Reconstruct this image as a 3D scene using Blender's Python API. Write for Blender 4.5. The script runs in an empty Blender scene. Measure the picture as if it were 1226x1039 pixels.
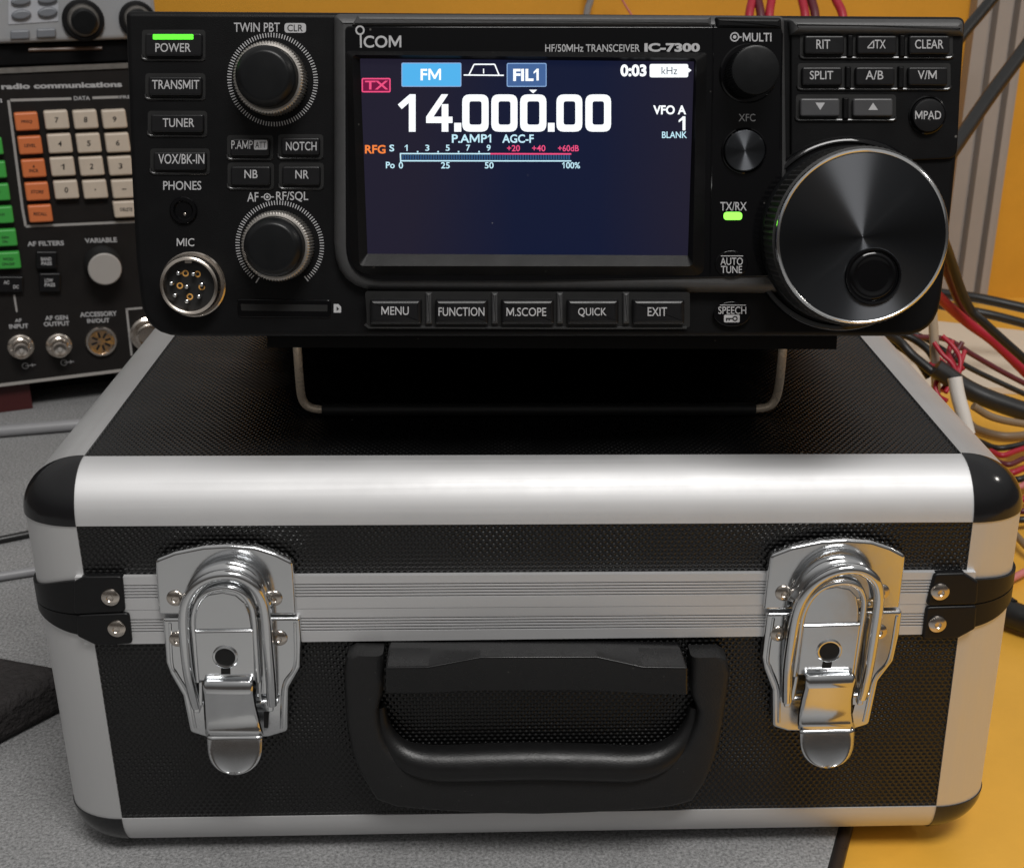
import bpy, bmesh, math, random
import numpy as np
from mathutils import Vector, Matrix, Euler
random.seed(7)
R = math.radians
MM = 0.001
scene = bpy.context.scene
col = scene.collection

# ------------------------------------------------------------------ camera, world, lights, exposure
CAM_LOC = Vector((-10.24, -361.9, 310.8))          # millimetres
CAM_EUL = Euler((R(67.740), R(0.1225), R(-0.887)), 'XYZ')
CAM_F = 1518.6                                     # focal length in pixels of a 1226 wide picture
cd = bpy.data.cameras.new('camera')
cam = bpy.data.objects.new('camera', cd); col.objects.link(cam)
cam.location = CAM_LOC * MM; cam.rotation_euler = CAM_EUL
cd.sensor_width = 36.0; cd.lens = CAM_F / 1226 * 36.0
cd.clip_start = 0.01; cd.clip_end = 50
cd.dof.use_dof = True; cd.dof.focus_distance = 0.405; cd.dof.aperture_fstop = 40
scene.camera = cam

world = bpy.data.worlds.new('World'); scene.world = world; world.use_nodes = True
wn = world.node_tree.nodes; wl = world.node_tree.links
wbg = wn['Background']; wbg.inputs[1].default_value = 1.0
wtc = wn.new('ShaderNodeTexCoord'); wsx = wn.new('ShaderNodeSeparateXYZ'); wmr = wn.new('ShaderNodeMapRange')
wmr.inputs[1].default_value = -1; wmr.inputs[2].default_value = 1
wcr = wn.new('ShaderNodeValToRGB')
wl.new(wtc.outputs['Generated'], wsx.inputs[0]); wl.new(wsx.outputs['Z'], wmr.inputs[0])
wl.new(wmr.outputs[0], wcr.inputs[0]); wl.new(wcr.outputs[0], wbg.inputs[0])
els = wcr.color_ramp.elements                      # a dim room: brownish floor, dark at eye level, paler ceiling
els[0].position = 0.0; els[0].color = (.07, .06, .05, 1)
els[1].position = 1.0; els[1].color = (.38, .37, .36, 1)
for p, c in ((.47, (.055, .048, .043, 1)), (.56, (.06, .056, .052, 1)), (.63, (.13, .127, .124, 1)), (.80, (.30, .295, .29, 1))):
    e = els.new(p); e.color = c

def area(name, loc, target, sx, sy, power, color):
    ld = bpy.data.lights.new(name, 'AREA'); ld.shape = 'RECTANGLE'; ld.size = sx; ld.size_y = sy
    ld.energy = power; ld.color = color
    o = bpy.data.objects.new(name, ld); col.objects.link(o); o.location = loc
    o.rotation_euler = (Vector(target) - Vector(loc)).to_track_quat('-Z', 'Y').to_euler()
    return o
area('ceiling_lamp', (.24, -.76, 1.58), (.05, .0, .1), .72, .42, 19.5, (1, .98, .955))
area('side_ceiling_lamp', (2.1, .1, 1.5), (0, 0, .15), .20, .12, 3, (1, .95, .88))

vs = scene.view_settings
vs.view_transform = 'Standard'; vs.look = 'None'; vs.exposure = 0.15; vs.gamma = 1.0; vs.use_curve_mapping = False
scene.render.engine = 'CYCLES'

# ------------------------------------------------------------------ picture -> place
CR = CAM_EUL.to_matrix()
def ray(px, py):
    return CR @ Vector(((px - 613) / CAM_F, -(py - 519.5) / CAM_F, -1.0))
def hit(px, py, p0, n):
    d = ray(px, py); n = Vector(n)
    return CAM_LOC + d * ((Vector(p0) - CAM_LOC).dot(n) / d.dot(n))
def on_z(px, py, z=0.0): return hit(px, py, (0, 0, z), (0, 0, 1))
def on_y(px, py, y): return hit(px, py, (0, y, 0), (0, 1, 0))

class Frame:
    """a thing's own axes: x right, z up, front towards -y"""
    def __init__(s, loc, eul):
        s.loc = Vector(loc); s.eul = Euler(eul, 'XYZ'); s.R = s.eul.to_matrix()
    def pix(s, px, py, h=0.0):
        n = s.R @ Vector((0, 1, 0)); p0 = s.loc + s.R @ Vector((0, -h, 0))
        q = s.R.transposed() @ (hit(px, py, p0, n) - s.loc)
        return (q.x, q.z)
    def local(s, p): return s.R.transposed() @ (Vector(p) - s.loc)

# ------------------------------------------------------------------ materials
def mat(name, color, rough=.5, metal=0.0, spec=.5, noise=None, bump=None, coat=0.0, aniso=0.0, emit=None, var=.0, rvar=0.0):
    m = bpy.data.materials.new(name); m.use_nodes = True
    nt = m.node_tree; N = nt.nodes; L = nt.links; b = N['Principled BSDF']
    b.inputs['Base Color'].default_value = (*color, 1); b.inputs['Roughness'].default_value = rough
    b.inputs['Metallic'].default_value = metal; b.inputs['Specular IOR Level'].default_value = spec
    b.inputs['Coat Weight'].default_value = coat; b.inputs['Anisotropic'].default_value = aniso
    tc = N.new('ShaderNodeTexCoord')
    if var or rvar:
        n = N.new('ShaderNodeTexNoise'); n.inputs['Scale'].default_value = noise or 60; n.inputs['Detail'].default_value = 6
        n.inputs['Roughness'].default_value = .65
        L.new(tc.outputs['Object'], n.inputs['Vector'])
        if var:
            mx = N.new('ShaderNodeMix'); mx.data_type = 'RGBA'
            mx.inputs[6].default_value = (*[max(0, c * (1 - var)) for c in color], 1)
            mx.inputs[7].default_value = (*[min(1, c * (1 + var)) for c in color], 1)
            L.new(n.outputs['Fac'], mx.inputs[0]); L.new(mx.outputs[2], b.inputs['Base Color'])
        if rvar:
            mr = N.new('ShaderNodeMapRange'); mr.inputs[1].default_value = .3; mr.inputs[2].default_value = .7
            mr.inputs[3].default_value = max(.02, rough - rvar); mr.inputs[4].default_value = min(1, rough + rvar)
            L.new(n.outputs['Fac'], mr.inputs[0]); L.new(mr.outputs[0], b.inputs['Roughness'])
    if bump:
        sc, st, dist = bump
        n2 = N.new('ShaderNodeTexNoise'); n2.inputs['Scale'].default_value = sc; n2.inputs['Detail'].default_value = 3
        L.new(tc.outputs['Object'], n2.inputs['Vector'])
        bp = N.new('ShaderNodeBump'); bp.inputs['Strength'].default_value = st; bp.inputs['Distance'].default_value = dist
        L.new(n2.outputs['Fac'], bp.inputs['Height']); L.new(bp.outputs[0], b.inputs['Normal'])
    if emit:
        b.inputs['Emission Color'].default_value = (*emit[0], 1); b.inputs['Emission Strength'].default_value = emit[1]
    return m

def emboss_mat(name, axes):
    """black sheet, its sheen a little uneven; the pressed pits are in the mesh"""
    m = mat(name, (.0038, .0038, .004), .25, spec=.6)
    nt = m.node_tree; N = nt.nodes; L = nt.links; b = N['Principled BSDF']
    tc = N.new('ShaderNodeTexCoord')
    nz = N.new('ShaderNodeTexNoise'); nz.inputs['Scale'].default_value = 40; nz.inputs['Detail'].default_value = 5
    L.new(tc.outputs['Object'], nz.inputs['Vector'])
    mr = N.new('ShaderNodeMapRange'); mr.inputs[1].default_value = .3; mr.inputs[2].default_value = .7; mr.inputs[3].default_value = .19; mr.inputs[4].default_value = .33
    L.new(nz.outputs['Fac'], mr.inputs[0]); L.new(mr.outputs[0], b.inputs['Roughness'])
    return m

def brushed_mat(name, color, rough, metal, axis):
    """metal drawn along one axis: fine streaks in roughness and bump"""
    m = mat(name, color, rough, metal)
    nt = m.node_tree; N = nt.nodes; L = nt.links; b = N['Principled BSDF']
    tc = N.new('ShaderNodeTexCoord'); mp = N.new('ShaderNodeMapping'); n = N.new('ShaderNodeTexNoise')
    s = [900, 900, 900]; s[axis] = 8; mp.inputs['Scale'].default_value = s
    n.inputs['Scale'].default_value = 1; n.inputs['Detail'].default_value = 4
    L.new(tc.outputs['Object'], mp.inputs[0]); L.new(mp.outputs[0], n.inputs['Vector'])
    mr = N.new('ShaderNodeMapRange'); mr.inputs[3].default_value = rough - .08; mr.inputs[4].default_value = rough + .08
    L.new(n.outputs['Fac'], mr.inputs[0])
    n2 = N.new('ShaderNodeTexNoise'); n2.inputs['Scale'].default_value = 28; n2.inputs['Detail'].default_value = 6; n2.inputs['Roughness'].default_value = .7
    L.new(tc.outputs['Object'], n2.inputs['Vector'])
    m2 = N.new('ShaderNodeMapRange'); m2.inputs[1].default_value = .35; m2.inputs[2].default_value = .65; m2.inputs[3].default_value = -.03; m2.inputs[4].default_value = .03
    L.new(n2.outputs['Fac'], m2.inputs[0])
    ad = N.new('ShaderNodeMath'); L.new(mr.outputs[0], ad.inputs[0]); L.new(m2.outputs[0], ad.inputs[1]); L.new(ad.outputs[0], b.inputs['Roughness'])
    bp = N.new('ShaderNodeBump'); bp.inputs['Strength'].default_value = .06; bp.inputs['Distance'].default_value = .0002
    L.new(n.outputs['Fac'], bp.inputs['Height']); L.new(bp.outputs[0], b.inputs['Normal'])
    return m

def turned_mat(name, cx, cz, color=(.072, .076, .083), rough=.42):
    """metal face turned on a lathe: grooves run round (cx, cz)"""
    m = mat(name, color, rough, 1.0, aniso=1.0)
    nt = m.node_tree; N = nt.nodes; L = nt.links; b = N['Principled BSDF']
    tc = N.new('ShaderNodeTexCoord'); sp = N.new('ShaderNodeSeparateXYZ'); L.new(tc.outputs['Object'], sp.inputs[0])
    def sub(o, v, flip=False):
        n = N.new('ShaderNodeMath'); n.operation = 'SUBTRACT'
        L.new(o, n.inputs[1 if flip else 0]); n.inputs[0 if flip else 1].default_value = v
        return n.outputs[0]
    cb = N.new('ShaderNodeCombineXYZ')
    L.new(sub(sp.outputs['X'], cx * MM), cb.inputs['X']); L.new(sub(sp.outputs['Z'], cz * MM), cb.inputs['Z'])
    nm = N.new('ShaderNodeVectorMath'); nm.operation = 'NORMALIZE'; L.new(cb.outputs[0], nm.inputs[0])
    vt = N.new('ShaderNodeVectorTransform'); vt.vector_type = 'VECTOR'; vt.convert_from = 'OBJECT'; vt.convert_to = 'WORLD'
    L.new(nm.outputs[0], vt.inputs[0]); L.new(vt.outputs[0], b.inputs['Tangent'])
    return m

M = {}
M['panel'] = mat('moulded black plastic', (.0042, .0042, .0046), .42, spec=.16, noise=90, rvar=.06, bump=(2600, .25, .0002))
M['rim'] = mat('grey grained plastic', (.045, .045, .046), .48, noise=400, var=.25, bump=(3000, .35, .0002))
M['gloss'] = mat('polished black plastic', (.0025, .0025, .003), .10, spec=.3, noise=50, rvar=.06)
M['button'] = mat('button plastic', (.007, .007, .0078), .34, spec=.34, noise=120, rvar=.05, bump=(2500, .12, .0001))
M['button_lit'] = mat('grey button plastic', (.05, .05, .053), .42, noise=120, rvar=.05)  # greyer copy for the arrow keys, the light on them painted in
M['lip'] = mat('polished recess edge', (.012, .012, .0125), .26, spec=.8, noise=50, rvar=.05)
M['pocket'] = mat('dark recess plastic', (.004, .004, .004), .5, noise=80, rvar=.05)
M['ink'] = mat('pale grey ink', (.42, .42, .43), .55, noise=700, var=.12)
M['ink_dark'] = mat('dark ink', (.01, .01, .01), .5, noise=700, var=.1)
M['rubber'] = mat('black rubber', (.012, .012, .012), .55, noise=200, var=.2, bump=(1500, .2, .0002))
M['knob'] = mat('black knob plastic', (.0055, .006, .0066), .34, spec=.26, noise=150, rvar=.06)
M['knob_metal'] = mat('grey knurled metal', (.38, .36, .335), .40, .9, noise=300, rvar=.08)
M['chrome'] = mat('chrome', (.68, .69, .70), .15, 1, noise=45, rvar=.07, bump=(90, .08, .0006))
M['nickel'] = mat('nickel', (.62, .56, .50), .22, 1, noise=200, rvar=.08)
M['stand_wire'] = mat('plated wire', (.92, .77, .60), .28, .25, noise=200, rvar=.08)
M['brass'] = mat('brassy contacts', (.72, .38, .10), .5, .4, noise=200, rvar=.08)
M['alu_x'] = brushed_mat('satin aluminium along x', (.66, .66, .665), .60, .66, 0)
M['alu_y'] = brushed_mat('satin aluminium along y', (.68, .68, .68), .50, .8, 1)
M['alu_z'] = brushed_mat('satin aluminium along z', (.68, .68, .68), .50, .76, 2)
M['emb_front'] = emboss_mat('embossed black sheet upright', (0, 2))
M['emb_top'] = emboss_mat('embossed black sheet flat', (0, 1))
M['emb_side'] = emboss_mat('embossed black sheet sideways', (1, 2))
M['cap'] = mat('shiny black corner plastic', (.008, .008, .009), .16, noise=60, rvar=.06)
M['strap'] = mat('black strap plastic', (.005, .005, .0055), .42, spec=.3, noise=120, rvar=.05, bump=(900, .1, .0002))
M['grain'] = mat('grained black plastic', (.012, .012, .0123), .5, spec=.36, noise=300, var=.2, bump=(1700, .5, .0004))
M['smooth_black'] = mat('smooth black plastic', (.0065, .0065, .007), .28, spec=.4, noise=120, rvar=.06)
M['grip'] = mat('worn handle plastic', (.0075, .0075, .0078), .38, spec=.4, noise=160, var=.2, rvar=.06, bump=(1700, .25, .0003))
M['hole_shade'] = mat('dark opening and shade', (.002, .002, .002), .8, noise=90, var=.2)
def emat(n, c, s): return mat(n, (.0, .0, .0), .5, spec=0, emit=(c, s))
M['lit_white'] = emat('lit white', (.93, .97, 1), 1.05)
M['lit_cyan'] = emat('lit pale cyan', (.58, .88, 1), .9)
M['lit_pink'] = emat('lit pink', (1, .10, .26), .8)
M['lit_orange'] = emat('lit orange', (1, .26, .06), .85)
M['lit_blue'] = emat('lit button blue', (.09, .46, .86), .9)
M['lit_slate'] = emat('lit slate blue', (.07, .15, .36), .8)
M['lit_edge'] = emat('lit slate edge', (.30, .48, .8), .8)
M['lit_maroon'] = emat('lit maroon', (.20, .012, .06), .8)
M['lit_meter'] = emat('lit meter blue', (.035, .10, .22), .8)
M['lit_dark'] = emat('lit grey lettering', (.10, .12, .14), .8)
M['green_led'] = mat('lit green lamp', (.02, .2, .01), .4, emit=((.10, 1, .03), 1.5))
M['green_led_pale'] = mat('lit pale green lamp', (.02, .2, .01), .4, emit=((.26, 1, .08), 1.6))

def dust(m, scale, share, color, size=.10):
    """scattered pale specks of dust lying on a surface"""
    nt = m.node_tree; N = nt.nodes; L = nt.links; b = N['Principled BSDF']
    tc = N.new('ShaderNodeTexCoord'); v = N.new('ShaderNodeTexVoronoi'); v.inputs['Scale'].default_value = scale
    L.new(tc.outputs['Object'], v.inputs['Vector'])
    sc = N.new('ShaderNodeSeparateColor'); L.new(v.outputs['Color'], sc.inputs[0])
    g = N.new('ShaderNodeMath'); g.operation = 'LESS_THAN'; g.inputs[1].default_value = share; L.new(sc.outputs[0], g.inputs[0])
    d = N.new('ShaderNodeMapRange'); d.inputs[1].default_value = 0; d.inputs[2].default_value = size; d.inputs[3].default_value = 1; d.inputs[4].default_value = 0
    L.new(v.outputs['Distance'], d.inputs[0])
    k = N.new('ShaderNodeMath'); k.operation = 'MULTIPLY'; L.new(g.outputs[0], k.inputs[0]); L.new(d.outputs[0], k.inputs[1])
    k2 = N.new('ShaderNodeMath'); k2.operation = 'MULTIPLY'; L.new(k.outputs[0], k2.inputs[0]); L.new(sc.outputs[1], k2.inputs[1])
    mx = N.new('ShaderNodeMix'); mx.data_type = 'RGBA'; L.new(k2.outputs[0], mx.inputs[0])
    old = b.inputs['Base Color'].links
    if old: L.new(old[0].from_socket, mx.inputs[6])
    else: mx.inputs[6].default_value = tuple(b.inputs['Base Color'].default_value)
    mx.inputs[7].default_value = (*color, 1); L.new(mx.outputs[2], b.inputs['Base Color'])
for k_, sc_, sh_ in (('panel', 260, .05), ('gloss', 300, .05), ('rim', 300, .06), ('button', 361, .015), ('grain', 420, .25), ('emb_front', 200, .05), ('emb_top', 200, .06), ('smooth_black', 300, .05), ('cap', 260, .05), ('strap', 300, .05), ('knob', 350, .05)):
    dust(M[k_], sc_, sh_, (.30, .29, .27), .13)
# lcd: slightly uneven blue backlight; viewing angle and reflection painted in as purple sides
def lcd():
    m = mat('lcd backlight', (.004, .004, .006), .2, spec=.22)
    nt = m.node_tree; N = nt.nodes; L = nt.links; b = N['Principled BSDF']
    tc = N.new('ShaderNodeTexCoord'); n = N.new('ShaderNodeTexNoise'); n.inputs['Scale'].default_value = 14; n.inputs['Detail'].default_value = 3
    L.new(tc.outputs['Object'], n.inputs['Vector'])
    sp = N.new('ShaderNodeSeparateXYZ'); L.new(tc.outputs['Object'], sp.inputs[0])
    ad = N.new('ShaderNodeMath'); ad.operation = 'ADD'; ad.inputs[1].default_value = -.003; L.new(sp.outputs['X'], ad.inputs[0])
    ab = N.new('ShaderNodeMath'); ab.operation = 'ABSOLUTE'; L.new(ad.outputs[0], ab.inputs[0])
    mr = N.new('ShaderNodeMapRange'); mr.inputs[1].default_value = .012; mr.inputs[2].default_value = .050; L.new(ab.outputs[0], mr.inputs[0])
    mu = N.new('ShaderNodeMath'); mu.operation = 'MULTIPLY_ADD'; mu.inputs[1].default_value = .5; L.new(n.outputs['Fac'], mu.inputs[0]); L.new(mr.outputs[0], mu.inputs[2])
    cr = N.new('ShaderNodeValToRGB'); e = cr.color_ramp.elements
    e[0].position = .2; e[0].color = (.0045, .0105, .046, 1); e[1].position = 1.2; e[1].color = (.019, .016, .036, 1); e[1].position = 1.0
    L.new(mu.outputs[0], cr.inputs[0]); L.new(cr.outputs[0], b.inputs['Emission Color'])
    b.inputs['Emission Strength'].default_value = .58
    return m
M['lcd'] = lcd(); dust(M['lcd'], 190, .09, (.5, .5, .5), .09)

# ------------------------------------------------------------------ mesh tools (millimetres in, metres out)
def link(o, parent):
    col.objects.link(o)
    if parent is not None: o.parent = parent
    return o
class MB:
    def __init__(s): s.v = []; s.f = []
    def add(s, vs, fs):
        b = len(s.v); s.v += [tuple(v) for v in vs]; s.f += [tuple(i + b for i in f) for f in fs]
        return s
    def build(s, name, m, parent=None, angle=32, recalc=True):
        me = bpy.data.meshes.new(name)
        me.from_pydata([(x * MM, y * MM, z * MM) for x, y, z in s.v], [], s.f)
        if recalc:
            bm = bmesh.new(); bm.from_mesh(me); bmesh.ops.recalc_face_normals(bm, faces=bm.faces); bm.to_mesh(me); bm.free()
        me.polygons.foreach_set('use_smooth', [len(p.vertices) <= 6 for p in me.polygons]); me.set_sharp_from_angle(angle=R(angle))
        me.materials.append(M[m] if isinstance(m, str) else m)
        return link(bpy.data.objects.new(name, me), parent)

def ccw(p):
    a = sum(p[i][0] * p[(i + 1) % len(p)][1] - p[(i + 1) % len(p)][0] * p[i][1] for i in range(len(p)))
    return list(p) if a > 0 else list(reversed(p))
def inset(p, d):
    n = len(p); out = []
    for i in range(n):
        a, b, c = Vector(p[i - 1]), Vector(p[i]), Vector(p[(i + 1) % n])
        e1 = (b - a); e2 = (c - b)
        if e1.length < 1e-6 or e2.length < 1e-6: out.append((b.x, b.y)); continue
        e1.normalize(); e2.normalize()
        n1 = Vector((-e1.y, e1.x)); n2 = Vector((-e2.y, e2.x)); bi = n1 + n2
        k = bi.length_squared
        if k < .15: out.append((b.x + n1.x * d, b.y + n1.y * d)); continue
        o = bi * (2 / k) * d * .5 * 1.0
        o = bi / bi.length * (d / max(.4, (bi / bi.length).dot(n1)))
        out.append((b.x + o.x, b.y + o.y))
    for _ in range(8):                              # corners tighter than the inset collapse to a point instead of folding over
        bad = False
        for i in range(n):
            j = (i + 1) % n; e0 = Vector(p[j]) - Vector(p[i]); e1 = Vector(out[j]) - Vector(out[i])
            if e0.length > 1e-6 and e1.length > 1e-5 and e0.dot(e1) < 0:
                m_ = (Vector(out[i]) + Vector(out[j])) / 2; out[i] = out[j] = (m_.x, m_.y); bad = True
        if not bad: break
    return out
def round_poly(p, r, n=5):
    p0 = list(p); p = ccw(p); out = []
    if isinstance(r, (list, tuple)) and p != p0: r = list(reversed(r))
    rs = r if isinstance(r, (list, tuple)) else [r] * len(p)
    for i in range(len(p)):
        a, b, c = Vector(p[i - 1]), Vector(p[i]), Vector(p[(i + 1) % len(p)])
        u = a - b; w = c - b; lu, lw = u.length, w.length; u.normalize(); w.normalize()
        ang = math.acos(max(-1, min(1, u.dot(w)))); rr = rs[i]
        t = min(rr / max(.05, math.tan(ang / 2)), lu * .48, lw * .48)
        if t < .01: out.append((b.x, b.y)); continue
        for k in range(n + 1):                      # a quadratic corner reads as a fillet at this size
            s = k / n; q = (b + u * t) * (1 - s) ** 2 + b * 2 * s * (1 - s) + (b + w * t) * s ** 2
            out.append((q.x, q.y))
    return out
def smooth_closed(p, n=6):
    out = []; L = len(p)
    for i in range(L):
        a, b, c, d = [Vector(p[(i + k - 1) % L]) for k in range(4)]
        for k in range(n):
            t = k / n
            q = .5 * ((2 * b) + (c - a) * t + (2 * a - 5 * b + 4 * c - d) * t * t + (3 * b - 3 * c + d - a) * t ** 3)
            out.append((q.x, q.y))
    return ccw(out)
def smooth_open(p, n=8):
    p = [Vector(x) for x in p]; q = [p[0] * 2 - p[1]] + p + [p[-1] * 2 - p[-2]]; out = []
    for i in range(1, len(q) - 2):
        a, b, c, d = q[i - 1:i + 3]
        for k in range(n):
            t = k / n
            out.append(.5 * ((2 * b) + (c - a) * t + (2 * a - 5 * b + 4 * c - d) * t * t + (3 * b - 3 * c + d - a) * t ** 3))
    out.append(p[-1]); return out
def rect(x0, z0, x1, z1): return [(x0, z0), (x1, z0), (x1, z1), (x0, z1)]
def prism(mb, p, hf, hb, bev=0.0, seg=3, back=True):
    """outline p in (x, z); front at y=-hf, back at y=-hb; the front edge rounded by bev"""
    p = ccw(p); n = len(p); rings = [([*p], -hb)]
    if bev > 0:
        for k in range(seg + 1):
            a = k / seg * math.pi / 2
            rings.append((inset(p, bev * (1 - math.cos(a))), -hf + bev * (1 - math.sin(a))))
        rings.append((inset(p, bev + .04), -hf))
    else: rings.append(([*p], -hf))
    vs = []; fs = []
    for q, y in rings: vs += [(x, y, z) for x, z in q]
    for r_ in range(len(rings) - 1):
        for i in range(n):
            j = (i + 1) % n; fs.append((r_ * n + i, r_ * n + j, (r_ + 1) * n + j, (r_ + 1) * n + i))
    fs.append(tuple((len(rings) - 1) * n + i for i in range(n)))
    if back: fs.append(tuple(reversed(range(n))))
    return mb.add(vs, fs)
def ring_prism(mb, po, pi_, hf, hb, hi=None):
    """frame between two outlines of the same count; the inner edge may sit deeper (hi)"""
    n = len(po); hi = hf if hi is None else hi
    vs = [(x, -hb, z) for x, z in po] + [(x, -hf, z) for x, z in po] + [(x, -hi, z) for x, z in pi_] + [(x, -hb, z) for x, z in pi_]
    fs = []
    for k in range(4):
        for i in range(n):
            j = (i + 1) % n; k2 = (k + 1) % 4
            fs.append((k * n + i, k * n + j, k2 * n + j, k2 * n + i))
    return mb.add(vs, fs)
def lathe(mb, c, prof, n=64, rmod=None):
    """profile of (radius, height towards the front) turned round the y axis at c=(x, z)"""
    vs = []; fs = []
    for k, (r, h) in enumerate(prof):
        for i in range(n):
            a = 2 * math.pi * i / n; rr = r * (rmod(i, k) if rmod else 1)
            vs.append((c[0] + rr * math.cos(a), -h, c[1] + rr * math.sin(a)))
    for k in range(len(prof) - 1):
        for i in range(n):
            j = (i + 1) % n; fs.append((k * n + i, k * n + j, (k + 1) * n + j, (k + 1) * n + i))
    if prof[-1][0] > 1e-4: fs.append(tuple((len(prof) - 1) * n + i for i in range(n)))
    return mb.add(vs, fs)
def tube(mb, pts, r, n=12, cap=True):
    pts = [Vector(p) for p in pts]; vs = []; fs = []; up = None
    L = len(pts)
    for i, p in enumerate(pts):
        t = (pts[min(i + 1, L - 1)] - pts[max(i - 1, 0)]).normalized()
        if up is None: up = t.orthogonal().normalized()
        up = (up - t * up.dot(t)).normalized(); s = t.cross(up)
        rr = r[i] if isinstance(r, list) else r
        for k in range(n):
            a = 2 * math.pi * k / n; vs.append(p + (up * math.cos(a) + s * math.sin(a)) * rr)
    for i in range(L - 1):
        for k in range(n):
            j = (k + 1) % n; fs.append((i * n + k, i * n + j, (i + 1) * n + j, (i + 1) * n + k))
    if cap: fs.append(tuple(reversed(range(n)))); fs.append(tuple((L - 1) * n + k for k in range(n)))
    return mb.add(vs, fs)
def box(mb, x0, x1, y0, y1, z0, z1):
    vs = [(x, y, z) for z in (z0, z1) for y in (y0, y1) for x in (x0, x1)]
    return mb.add(vs, [(0, 2, 3, 1), (4, 5, 7, 6), (0, 1, 5, 4), (1, 3, 7, 5), (3, 2, 6, 7), (2, 0, 4, 6)])
def flat(mb, p, h):
    p = ccw(p); return mb.add([(x, -h, z) for x, z in p], [tuple(range(len(p)))])
def stroke(mb, a, b, w, h):
    a, b = Vector(a), Vector(b); d = (b - a).normalized(); s = Vector((-d.y, d.x)) * w / 2
    return flat(mb, [a - s, b - s, b + s, a + s], h)

_tc = {}
def glyphs(s, bold, spacing):
    k = (s, bold, spacing)
    if k not in _tc:
        cu = bpy.data.curves.new('lettering', 'FONT'); cu.body = s; cu.size = 1; cu.offset = bold; cu.resolution_u = 4; cu.space_character = spacing
        o = bpy.data.objects.new('lettering_source', cu); col.objects.link(o)
        dg = bpy.context.evaluated_depsgraph_get(); dg.update()
        me = bpy.data.meshes.new_from_object(o.evaluated_get(dg))
        vs = [(v.co.x, v.co.y) for v in me.vertices]; fs = [tuple(p.vertices) for p in me.polygons]
        bpy.data.objects.remove(o); bpy.data.curves.remove(cu); bpy.data.meshes.remove(me)
        xs = [v[0] for v in vs]; ys = [v[1] for v in vs]
        _tc[k] = (vs, fs, min(xs), max(xs), min(ys), max(ys))
    return _tc[k]
_raw = glyphs
def _advance(t, bold):
    return _raw('H' + t + 'H', bold, 1.0)[3] - _raw('HH', bold, 1.0)[3]
def glyphs(s, bold, spacing):
    """as before, but figure one and capital M are drawn, as the built-in ones fill in at this size"""
    if '1' not in s and 'M' not in s: return _raw(s, bold, spacing)
    k = (s, bold, 'one')
    if k not in _tc:
        vs = []; fs = []; x = 0.0; H = _raw('0', bold, 1.0)[5]; wd = _advance('0', bold)
        for ch in s:
            if ch == '1':
                st = .085 + 1.4 * bold; xr = x + wd * .66; b = len(vs)
                vs += [(xr - st, 0), (xr, 0), (xr, H), (xr - st, H), (xr - st, H - .02), (xr - st - .17, H - .20), (xr - st - .17, H - .20 - st * .9), (xr - st, H - st * .9 - .06)]
                fs += [(b, b + 1, b + 2, b + 3), (b + 4, b + 5, b + 6, b + 7)]; x += wd
            elif ch == 'M':
                st = .085 + 1.5 * bold; w = H * 1.08; x0 = x + .06; b = len(vs)
                vs += [(x0 + p, q) for p, q in ((0, 0), (st, 0), (st, .70 * H), (w / 2 - .42 * st, .10 * H), (w / 2 + .42 * st, .10 * H), (w - st, .70 * H), (w - st, 0), (w, 0), (w, H), (w - 1.12 * st, H), (w / 2, .40 * H), (1.12 * st, H), (0, H))]
                fs += [tuple(range(b, b + 13))]; x += w + .13
            else:
                g = _raw(ch, bold, 1.0) if ch != ' ' else ([], [], 0, 0, 0, 0); b = len(vs)
                vs += [(p + x, q) for p, q in g[0]]; fs += [tuple(i + b for i in f) for f in g[1]]; x += _advance(ch, bold)
        xs = [v[0] for v in vs]; ys = [v[1] for v in vs]
        _tc[k] = (vs, fs, min(xs), max(xs), min(ys), max(ys))
    return _tc[k]
def write(mb, F, s, x0, y0, x1, y1, h, bold=.0, spacing=1.0):
    """letters of s filling the picture box x0..x1, y0 (top)..y1 (bottom), laid on plane h of frame F"""
    vs, fs, a, b, c, d = glyphs(s, bold, spacing)
    tl, tr, bl, br = (Vector(F.pix(*q, h)) for q in ((x0, y0), (x1, y0), (x0, y1), (x1, y1)))
    out = []
    for x, y in vs:
        u = (x - a) / max(1e-6, b - a); w = (y - c) / max(1e-6, d - c)
        q = (bl * (1 - u) + br * u) * (1 - w) + (tl * (1 - u) + tr * u) * w
        out.append((q.x, -h, q.y))
    return mb.add(out, fs)
def lettering(F, items, h, parent, m='ink', bold=.006, name='lettering'):
    """items: (text, x0, y0, x1, y1)"""
    mb = MB()
    for it in items: write(mb, F, *it[:5], h, *(it[5:] or (bold,)))
    return mb.build(name, m, parent, recalc=False)

def tag(o, label=None, cat=None, group=None, kind=None):
    if label: o['label'] = label
    if cat: o['category'] = cat
    if group: o['group'] = group
    if kind: o['kind'] = kind
    return o
def thing(name, F, label, cat, group=None):
    o = bpy.data.objects.new(name, None); col.objects.link(o); o.empty_display_size = .02
    o.location = F.loc * MM; o.rotation_euler = F.eul
    return tag(o, label, cat, group)
P = lambda F, pts, h=0.0: [F.pix(x, y, h) for x, y in pts]

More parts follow.
